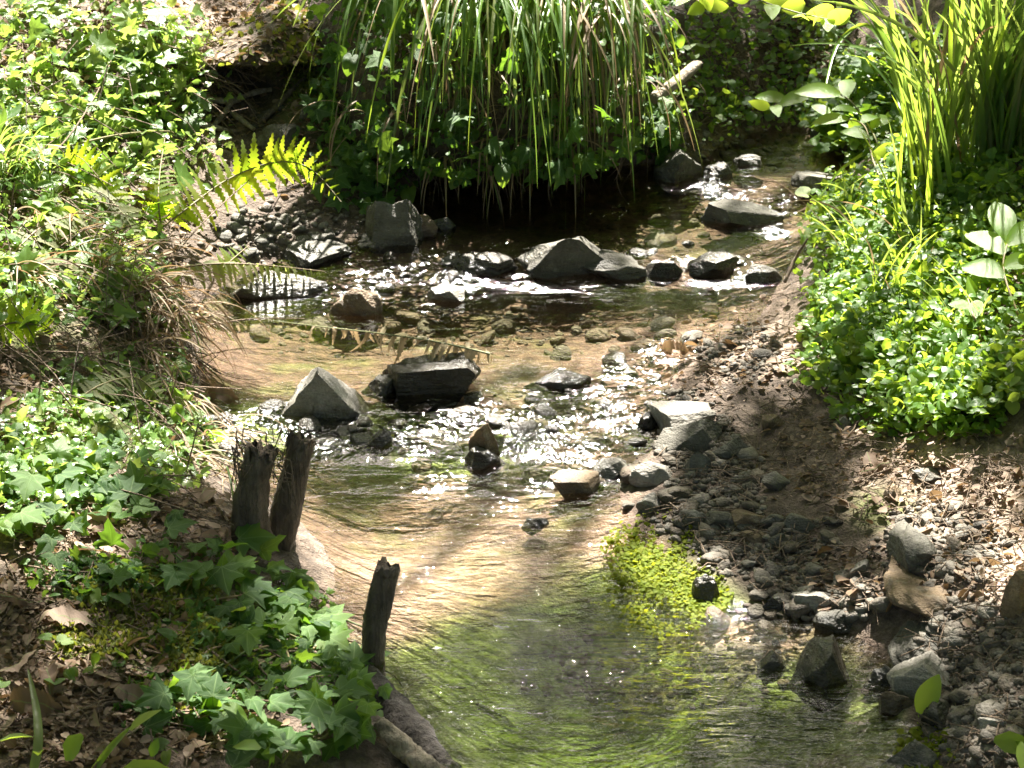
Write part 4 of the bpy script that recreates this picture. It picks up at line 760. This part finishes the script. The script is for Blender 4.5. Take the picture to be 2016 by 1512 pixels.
# ------------------------------------------------------------------ sedge, grass
def blade_mesh(p0, up, out, length, w, bend0, bend1, mat, n=14, twist=0.0, fast=1.1):
    th = bend0 + (bend1 - bend0) * (1 - (1 - np.linspace(0, 1, n + 1)) ** fast)
    step = length / n; d = np.cos(th)[:, None] * up + np.sin(th)[:, None] * out; P = p0 + np.vstack([[0, 0, 0], np.cumsum(d[:-1] * step, 0)])
    side = unit(np.cross(out, up)); s = np.linspace(0, 1, n + 1); ww = w * np.clip(np.minimum(1, .55 + 2.2 * s) * (1 - s ** 3) + .03, 0, 1) / 2
    nrm = unit(np.cross(np.broadcast_to(side, d.shape), d)); sd = side * np.cos(twist * s)[:, None] + nrm * np.sin(twist * s)[:, None]
    V = np.stack([P - sd * ww[:, None] + nrm * (ww * .5)[:, None], P, P + sd * ww[:, None] + nrm * (ww * .5)[:, None]], 1).reshape(-1, 3)
    F = []
    for i in range(n): a = 3 * i; F += [(a, a + 1, a + 4, a + 3), (a + 1, a + 2, a + 5, a + 4)]
    return V, tri(np.array(F))
def tussock(label, roots, n, length, w, lean, spread, b0, b1, group, dry=.12, mass=120, fast=1.0, sunlit_share=.12):  # last argument: share of blades given a brighter colour to look sunlit
    base = np.mean(roots, 0); o = plant('sedge_tussock', label, 'sedge', base, group); rest = []
    for k in range(n + mass):
        ci = k // 5 % max(3, len(roots) * 2); r = roots[ci % len(roots)] + np.array([math.sin(ci * 5.3), math.cos(ci * 3.1), 0]) * [.05, .03, 0] + rng.normal(0, 1, 3) * [.016, .014, .012]; a = lean + spread * (.75 * math.sin(ci * 2.7 + len(label)) + rng.normal(0, .6)); out = np.array([math.sin(a), -math.cos(a), 0])
        ln = rng.uniform(*length); v, f = blade_mesh(r, np.array([0, 0, 1.0]), out, ln, rng.uniform(*w), rng.uniform(*b0), rng.uniform(*b1), None, 14, rng.normal(0, .9), fast * rng.uniform(.6, 1.3))
        if k < n: obj('blade', mesh_np('blade', v - base, f, 'sedge_dry' if rng.random() < dry else ('shoot' if rng.random() < sunlit_share else 'sedge')), o)
        else: rest.append((v - base, f))
    if rest:
        v, f = cat_meshes(rest); m = obj('blade_mass', mesh_np('blade_mass', v, f, 'sedge_dry' if dry > .5 else 'sedge', {'rnd': np.repeat(rng.random(len(rest)), [len(q[0]) for q in rest])}), o); m['kind'] = 'stuff'
    return o
def roots(pxs, py, y): return [at_y(x, py, y + rng.normal(0, .02)) for x in pxs]
tussock('big sedge tussock hanging over the back bank, left part', roots([780, 830, 880, 930], -25, 4.93), 36, (.25, .7), (.004, .0115), .0, .5, (.4, 1.3), (2.3, 3.25), 'sedge tussocks on the back bank', .2, 16, 2.0, .25)
tussock('big sedge tussock hanging over the back bank, middle part in front of the dark undercut', roots([960, 1010, 1070, 1120], -20, 4.95), 85, (.3, .78), (.004, .0115), .05, .48, (.5, 1.2), (2.6, 3.25), 'sedge tussocks on the back bank', .2, 44, 2.0, .2)
tussock('sunlit sedge tussock at the right end of the back bank', roots([1120, 1160, 1200], -10, 4.98), 60, (.25, .66), (.004, .010), -.05, .4, (.5, 1.2), (2.5, 3.2), 'sedge tussocks on the back bank', .28, 40, 1.8, .3)
tussock('sedge blades sweeping left over the mossy bank', roots([790, 760], -30, 4.95), 18, (.3, .45), (.008, .012), -.7, .25, (.4, .9), (2.0, 2.7), 'sedge tussocks on the back bank', .1, 20)
tussock('dead brown thatch of old blades hanging under the back bank sedge', [SOD[i_, j_] + [0, -.03, .02] for i_, j_ in zip(rng.integers(12, 30, 16), rng.integers(8, 82, 16))], 60, (.08, .26), (.002, .006), 0, .9, (.8, 1.8), (2.6, 3.2), 'sedge tussocks on the back bank', .9, 70, 2.0)
tussock('tall upright sedge tuft at the top right', [hit1(1870, 330) - [0, 0, .02], hit1(1840, 300), hit1(1900, 350)], 60, (.4, .7), (.007, .013), 0, 2.2, (.02, .3), (.3, 1.7), 'sedge tufts on the right bank', .05, 30, 1.0, .1)
tussock('sedge tuft at the right edge behind the green mound', [hit1(1975, 330), hit1(2010, 300)], 50, (.4, .7), (.007, .013), 0, 2.2, (.02, .25), (.2, 1.2), 'sedge tufts on the right bank', .05, 30, 1.0, .1)
tussock('sparse upright sedge shoots rising from the green mound', [hit1(1820, 430), hit1(1835, 460), hit1(1900, 420)], 16, (.22, .36), (.009, .014), -1.2, .9, (.02, .3), (.15, .6), 'sedge tufts on the right bank', 0, 0, 1.0, .6)
tussock('dry grass tussock on the left bank behind the ivy', [hit1(80, 480), hit1(150, 520), hit1(220, 540), hit1(60, 560)], 60, (.1, .24), (.0025, .005), .9, .8, (.3, .9), (1.9, 2.9), 'dry grass on the left bank', .8, 60)
tussock('dry brown grass hanging to the water at the left bank corner', [hit1(240, 600), hit1(290, 620), hit1(330, 660), hit1(300, 700)], 110, (.1, .26), (.0025, .0055), .5, .7, (.4, 1), (2.4, 3.1), 'dry grass on the left bank', .85, 100)
tussock('green grass tuft among the ivy at the left edge', [hit1(20, 380), hit1(90, 350)], 30, (.12, .22), (.003, .006), .4, 1.2, (.1, .5), (1.2, 2.4), 'dry grass on the left bank', .25, 40)
tussock('fine dry grass strands hanging beside the lower left stumps', [hit1(330, 800), hit1(370, 880), hit1(400, 930)], 40, (.08, .2), (.002, .004), .6, .6, (.6, 1.2), (2.4, 3.1), 'dry grass on the left bank', .8, 60)
def single_blade(label, pts, w, mat='sedge', name='grass_blade'):
    P = spline([np.asarray(q, float) for q in pts], 20); s = np.linspace(0, 1, 20); T = unit(np.gradient(P, axis=0)); sd = unit(np.cross(T, CAMDIR(P))); n_ = np.cross(sd, T); ww = (w * np.minimum(1, .5 + 3 * s) * (1 - s ** 4) + .0004) / 2
    V = np.stack([P - sd * ww[:, None] + n_ * (ww * .5)[:, None], P, P + sd * ww[:, None] + n_ * (ww * .5)[:, None]], 1).reshape(-1, 3); F = []
    for i in range(19): a = 3 * i; F += [(a, a + 1, a + 4, a + 3), (a + 1, a + 2, a + 5, a + 4)]
    return tag(obj(name, mesh_np(name, V - P[0], tri(np.array(F)), mat), None, P[0]), label, 'grass blade')
single_blade('tall grass blade standing at the bottom left corner', [L(62,1530,.01), L(75,1470,.06), L(72,1400,.1), L(55,1320,.12)], .012)
single_blade('short bright grass blade at the bottom edge on the left', [L(180,1530,.0), L(215,1480,.04), L(258,1435,.06)], .009, 'shoot')
single_blade('long bright sedge blade arching left from the upright tuft', [L(1800,330,.02), L(1770,200,.2), L(1740,90,.3), L(1700,52,.36), L(1650,85,.4), L(1628,160,.42), L(1626,185,.42)], .009, 'shoot')
single_blade('pale sedge blade drooping to the water at the right bank', [L(1712,300,.08), L(1690,310,.2), L(1650,340,.24), L(1612,390,.2)], .007, 'shoot')
single_blade('upright glowing sedge blade in the right green mound', [L(1825,470,.03), L(1815,400,.1), L(1790,330,.16), L(1775,250,.2)], .010, 'shoot')
single_blade('short glowing sedge blade right of the pool', [L(1890,420,.03), L(1885,330,.1), L(1880,240,.16)], .011, 'shoot')
single_blade('small arched grass blade over the green mound', [L(1850,440,.05), L(1810,370,.1), L(1770,355,.14), L(1762,400,.15)], .005, 'shoot')
# hanging roots below the sedge
base = hit1(1000, 330); o = plant('hanging_roots', 'pale thin roots hanging in the dark undercut below the sedge', 'roots', base)
for k in range(46):
    P = [on_sod(1, 24, 40, (.0, .03))[0]]
    for j in range(4): P.append(P[-1] + np.array([rng.normal(0, .012), rng.normal(-.004, .01), -rng.uniform(.015, .05)]))
    obj('root', mesh_np('root', *tube(spline(P, 12) - base, np.linspace(.0018, .0006, 12), 4, False), 'twig'), o)
base = hit1(1450, 200); o = plant('hanging_roots', 'fine dark roots hanging from the bank at the back right', 'roots', base)
for k in range(26):
    x = rng.uniform(1310, 1620); y0 = rng.uniform(90, 200); P = [lift1(x, y0, rng.uniform(.03, .1))]
    for j in range(4): P.append(P[-1] + np.array([rng.normal(0.006, .02), rng.normal(-.004, .01), -rng.uniform(.01, .04)]))
    obj('root', mesh_np('root', *tube(spline(P, 12) - base, np.linspace(.002, .0007, 12), 4, False), 'twig'), o)
# ------------------------------------------------------------------ ferns
PIN = {m: leaf_mesh('pinna', PINNA, m) for m in ('fern', 'fern_dull', 'fern_dead')}
def frond(o, base, pts, n, maxlen, mat, nrm, droop=.25, start=.12, shape=.75):
    P = spline([np.asarray(q, float) for q in pts], 60); fo = obj('frond', mesh_np('frond', *tube(P - base, np.linspace(.0022, .0007, 60), 5, False), 'stem'), o)
    T = unit(np.gradient(P, axis=0))
    for i in range(n):
        s = start + (1 - start) * i / n; k = int(s * 59); u = (s - start) / (1 - start); ln = maxlen * (math.sin(math.pi * min(1, .16 + .84 * u ** shape)) ** .8 + .05)
        nz = unit(np.asarray(nrm, float) - T[k] * np.dot(nrm, T[k])); side = np.cross(T[k], nz)
        for sg in (-1, 1):
            if mat == 'fern_dead' and rng.random() < .28: continue
            dd = mat == 'fern_dead'; v = unit(side * sg + T[k] * .35 - nz * droop + rng.normal(0, .5 if dd else .12, 3)); put('pinna', PIN[mat], fo, base, (frame(v, nz + rng.normal(0, .4 if dd else .12, 3)), P[k]), ln * (np.array([rng.uniform(.5, 1.3), 1, rng.uniform(1, 5)]) * rng.uniform(.3, 1.2) if dd else rng.uniform(.78, 1.1)))
base = hit1(325, 450); f1 = plant('fern', 'bright yellow-green backlit fern arching right from the left bank', 'fern', base, 'ferns on the left bank')
frond(f1, base, [L(320,450,.02), L(370,410,.12), L(450,355,.18), L(540,322,.2), L(610,335,.2), L(672,398,.18)], 24, .074, 'fern', (-.1, -1, .12), .08)
frond(f1, base, [L(318,450,.02), L(312,400,.1), L(315,340,.14), L(325,275,.14)], 16, .045, 'fern', (0, -1, .1), .05)
base = hit1(340, 540); f2 = plant('fern', 'low fern with a pale frond reaching right over the upper left riffle', 'fern', base, 'ferns on the left bank')
frond(f2, base, [L(330,535,.03), L(420,520,.12), L(520,522,.14), L(640,535,.1)], 20, .05, 'fern_dull', (0, -.35, .95), .7)
frond(f2, base, [L(430,540,.08), L(455,515,.1), L(490,485,.1)], 9, .035, 'fern', (-.2, -1, .1), .05)
base = hit1(170, 480); f3 = plant('fern', 'sunlit fern with short fronds below the bright ivy', 'fern', base, 'ferns on the left bank')
frond(f3, base, [L(130,420,.05), L(190,380,.12), L(240,420,.14), L(270,470,.12)], 17, .06, 'fern_dull', (.2, -.35, .9), .2)
frond(f3, base, [L(110,330,.06), L(160,330,.12), L(215,380,.14), L(240,440,.12)], 16, .055, 'fern', (.2, -1, .1), .1)
base = hit1(60, 650); f4 = plant('fern', 'yellowing fern at the left edge of the photo', 'fern', base, 'ferns on the left bank')
frond(f4, base, [L(-40,660,.06), L(20,640,.1), L(70,640,.12), L(110,655,.1)], 14, .05, 'fern', (0, -1, .1), .2)
base = hit1(260, 760); f5 = plant('fern', 'grey-green drooping fern frond above the small-leaved ivy', 'fern', base, 'ferns on the left bank')
frond(f5, base, [L(140,800,.04), L(200,760,.1), L(270,745,.12), L(320,790,.1)], 20, .05, 'fern_dull', (.1, -.6, .7), .2)
frond(f5, base, [L(130,780,.03), L(190,830,.08), L(230,850,.09), L(260,890,.07)], 16, .04, 'fern_dull', (.1, -.6, .7), .2)
base = hit1(60, 500); f7 = plant('fern', 'dull green fern spreading over the straw at the left edge', 'fern', base, 'ferns on the left bank')
frond(f7, base, [L(10,520,.06), L(80,450,.14), L(160,430,.16), L(240,480,.14)], 20, .06, 'fern_dull', (.1, -.5, .8), .2)
frond(f7, base, [L(10,540,.05), L(70,520,.13), L(140,530,.14), L(200,580,.12)], 18, .05, 'fern_dull', (.1, -.5, .8), .2)
base = at_z(540, 632, .1); f6 = plant('dead_fern_frond', 'dry shrivelled fern frond draped over the dark flat rock', 'fern', base)
frond(f6, base, [at_z(540,632,.10), at_z(650,645,.11), at_z(760,658,.12), at_z(870,675,.115), at_z(965,697,.10)][::-1], 40, .055, 'fern_dead', (0, -.2, 1), 1.3, .02, .5)
# ------------------------------------------------------------------ water plants, moss, big fallen leaves
def mat_of(label, es, n, size, name='water_plant'):
    c = at_z(es[0][0], es[0][1], .005); o = plant(name, label, 'water plant', c, 'green water plants'); q = [in_ell(e, n) for e in es]; px = np.concatenate([k[0] for k in q]); py = np.concatenate([k[1] for k in q])
    P = at_z(px, py, .004); gz = land(P[:, 0], P[:, 1]); P[:, 2] = np.maximum(.0, gz) + rng.uniform(-.004, .004, len(P)); P = P[(gz < .02) & (fbm(P[:, 0] * 16, P[:, 1] * 16, 3) > rng.uniform(-.5, .02, len(P)))]
    leaf_mass(o, c, P, HEART + [TINY], size, 'cress', face=.1, jit=.35)
    scatter_leaves(o, c, P[:60] + [0, 0, .004], [leaf_mesh('leaf', HEART[1], 'cress')], size * 1.3, face=.1, jit=.3)
mat_of('flat floating mat of bright yellow-green water plants beside the gravel', [(1280,1070,80,45),(1320,1120,90,50),(1260,1120,60,45),(1380,1170,50,35),(1300,1180,90,60)], 800, .008)
mat_of('small bright green water plant patch at the lower right bank', [(1830,1475,55,40)], 420, .010)
MO = [(290,1180,140,50),(200,1270,110,45),(400,1290,80,60),(350,1390,60,30),(620,150,60,80),(590,60,50,30)]
p = spots(MO, 9000); n = len(p)
tag(swarm('moss', [LANCE], p + np.column_stack([np.zeros((n, 2)), rng.uniform(0, .012, n)]), frames(unit(rng.normal(0, 1, (n, 3)) + [0, 0, .5]), unit(rng.normal(0, 1, (n, 3)))), rng.uniform(.006, .014, n), 'moss'), 'yellow-green moss on the lower left bank', kind='stuff')
dl = [leaf_mesh('dead_leaf', tm, 'dead_leaf', .25) for tm in DEADL]
for k, (x, y, w, a, lab) in enumerate([(130,1215,115,80,'big pale curled dead leaf lit by the sun on the lower left bank'),(45,1185,100,-120,'brown dead leaf left of the big pale leaf'),(70,1390,110,95,'long brown dead leaf lying at the left edge'),(265,1375,110,115,'reddish dead leaf on the dark soil at lower left'),(35,1305,80,60,'pale sunlit dead leaf at the left edge'),(100,1340,80,160,'curled tan dead leaf behind the grass blade'),(345,1245,70,20,'pale crumpled leaf glowing on the moss'),(345,1390,60,100,'small tan dead leaf beside the bright ivy pair'),(440,780,70,110,'curled brown dead leaf by the left riffle edge'),(205,1045,60,70,'pale dead leaf between the left ivy leaves'),(1720,920,60,60,'tan dead leaf on the right bank litter'),(1330,690,60,90,'yellow dead leaf stranded at the right water edge')]):
    P = lift1(x, y, .03); k_ = ppm(P); ar = RAD(a); v = np.array([math.sin(ar), .8 * math.cos(ar), .05]); s = w / k_; R = frame(v, unit(np.array([0, -.3, .9]) + rng.normal(0, .3, 3)))
    o = obj('dead_leaf', dl[k % 3]); o.matrix_world = Matrix.Translation(P - R[:, 1] * s * .5) @ Matrix((R * s).tolist()).to_4x4(); tag(o, lab, 'dead leaf', 'big fallen leaves')

TANG = [(80,420,150,120),(200,560,140,90),(300,640,70,80),(330,850,70,110),(160,720,150,60),(420,130,50,90),(150,250,200,120)]
parts = []
for e in TANG:
    px, py = in_ell(e, 48); A = lift(px, py, rng.uniform(.01, .12, 48))
    for q in A:
        a = rng.normal(.5, .9); l = rng.uniform(.04, .14); d = np.array([math.cos(a), rng.normal(-.3, .3), -math.sin(a) * .7]) * l
        parts.append(tube(spline([q - d, q + rng.normal(0, .012, 3), q + d + [0, 0, -.3 * l]], 7), rng.uniform(.0005, .0014), 4, False))
tag(obj('dry_stem_tangle', mesh_np('dry_stem_tangle', *cat_meshes(parts), 'twig')), 'tangle of thin dry stems through the left bank plants', kind='stuff')

base = hit1(150, 470); o = plant('bramble', 'mixed leafy tangle of narrow and round leaves over the left bank grass', 'bramble', base); E = [(70,430,130,110),(200,470,120,90),(270,580,80,60),(60,560,110,70)]
P = np.vstack([lift(*in_ell(e, 26), rng.uniform(.05, .15, 26)) for e in E]); scatter_leaves(o, base, P, lance_s + ivy_s[:3] + heart_m[:2], .045, jit=.8)
P = np.vstack([lift(*in_ell(e, 300), rng.uniform(.02, .14, 300)) for e in E]); leaf_mass(o, base, P, HEART + [LANCE, LANCE, BIT], .022, 'ivy_sunny', jit=.9); vines(o, base, E, 12, .0018, 'twig')

tussock('thin grass blades sticking out of the dense green mound', [hit1(x_, y_) + [0, 0, .03] for x_, y_ in [(1700,520),(1780,600),(1850,560),(1930,680),(1720,640),(1800,720),(1650,450)]], 42, (.12, .26), (.002, .006), -.6, 1.0, (.2, .7), (.9, 2.0), 'sedge tufts on the right bank', .25, 0, 1.0, .35)
# undergrowth and litter going on beyond the edges of the photograph
def around(n):
    q = np.column_stack([rng.uniform(-3.2, 3.2, 6 * n), rng.uniform(1.2, 8, 6 * n)]); z = land(q[:, 0], q[:, 1]); q = np.column_stack([q, z])
    px, py = to_px(q); m = ((px < -30) | (px > 2046) | (py < -70) | (py > 1560)) & (z > water_level(q[:, 0], q[:, 1]) + .025); return q[m][:n]
p = around(17000); p = p[fbm(p[:, 0] * 1.7 + 4, p[:, 1] * 1.7, 3) > -.25]; n = len(p)
tag(swarm('undergrowth', [CAN, BIT, LANCE, TINY], p + np.column_stack([np.zeros((n, 2)), rng.uniform(.005, .11, n)]), flatrot(n, .6), rng.lognormal(-3.3, .35, n), 'cover'), 'leafy green undergrowth spreading over the banks beyond the stream', kind='stuff')
p = around(9000); n = len(p)
tag(swarm('outer_leaf_litter', [BIT, TINY], p + np.column_stack([np.zeros((n, 2)), rng.uniform(.003, .012, n)]), flatrot(n, .5), rng.lognormal(-4.0, .4, n), 'dead_leaf'), 'dry leaf litter under the surrounding trees', kind='stuff')
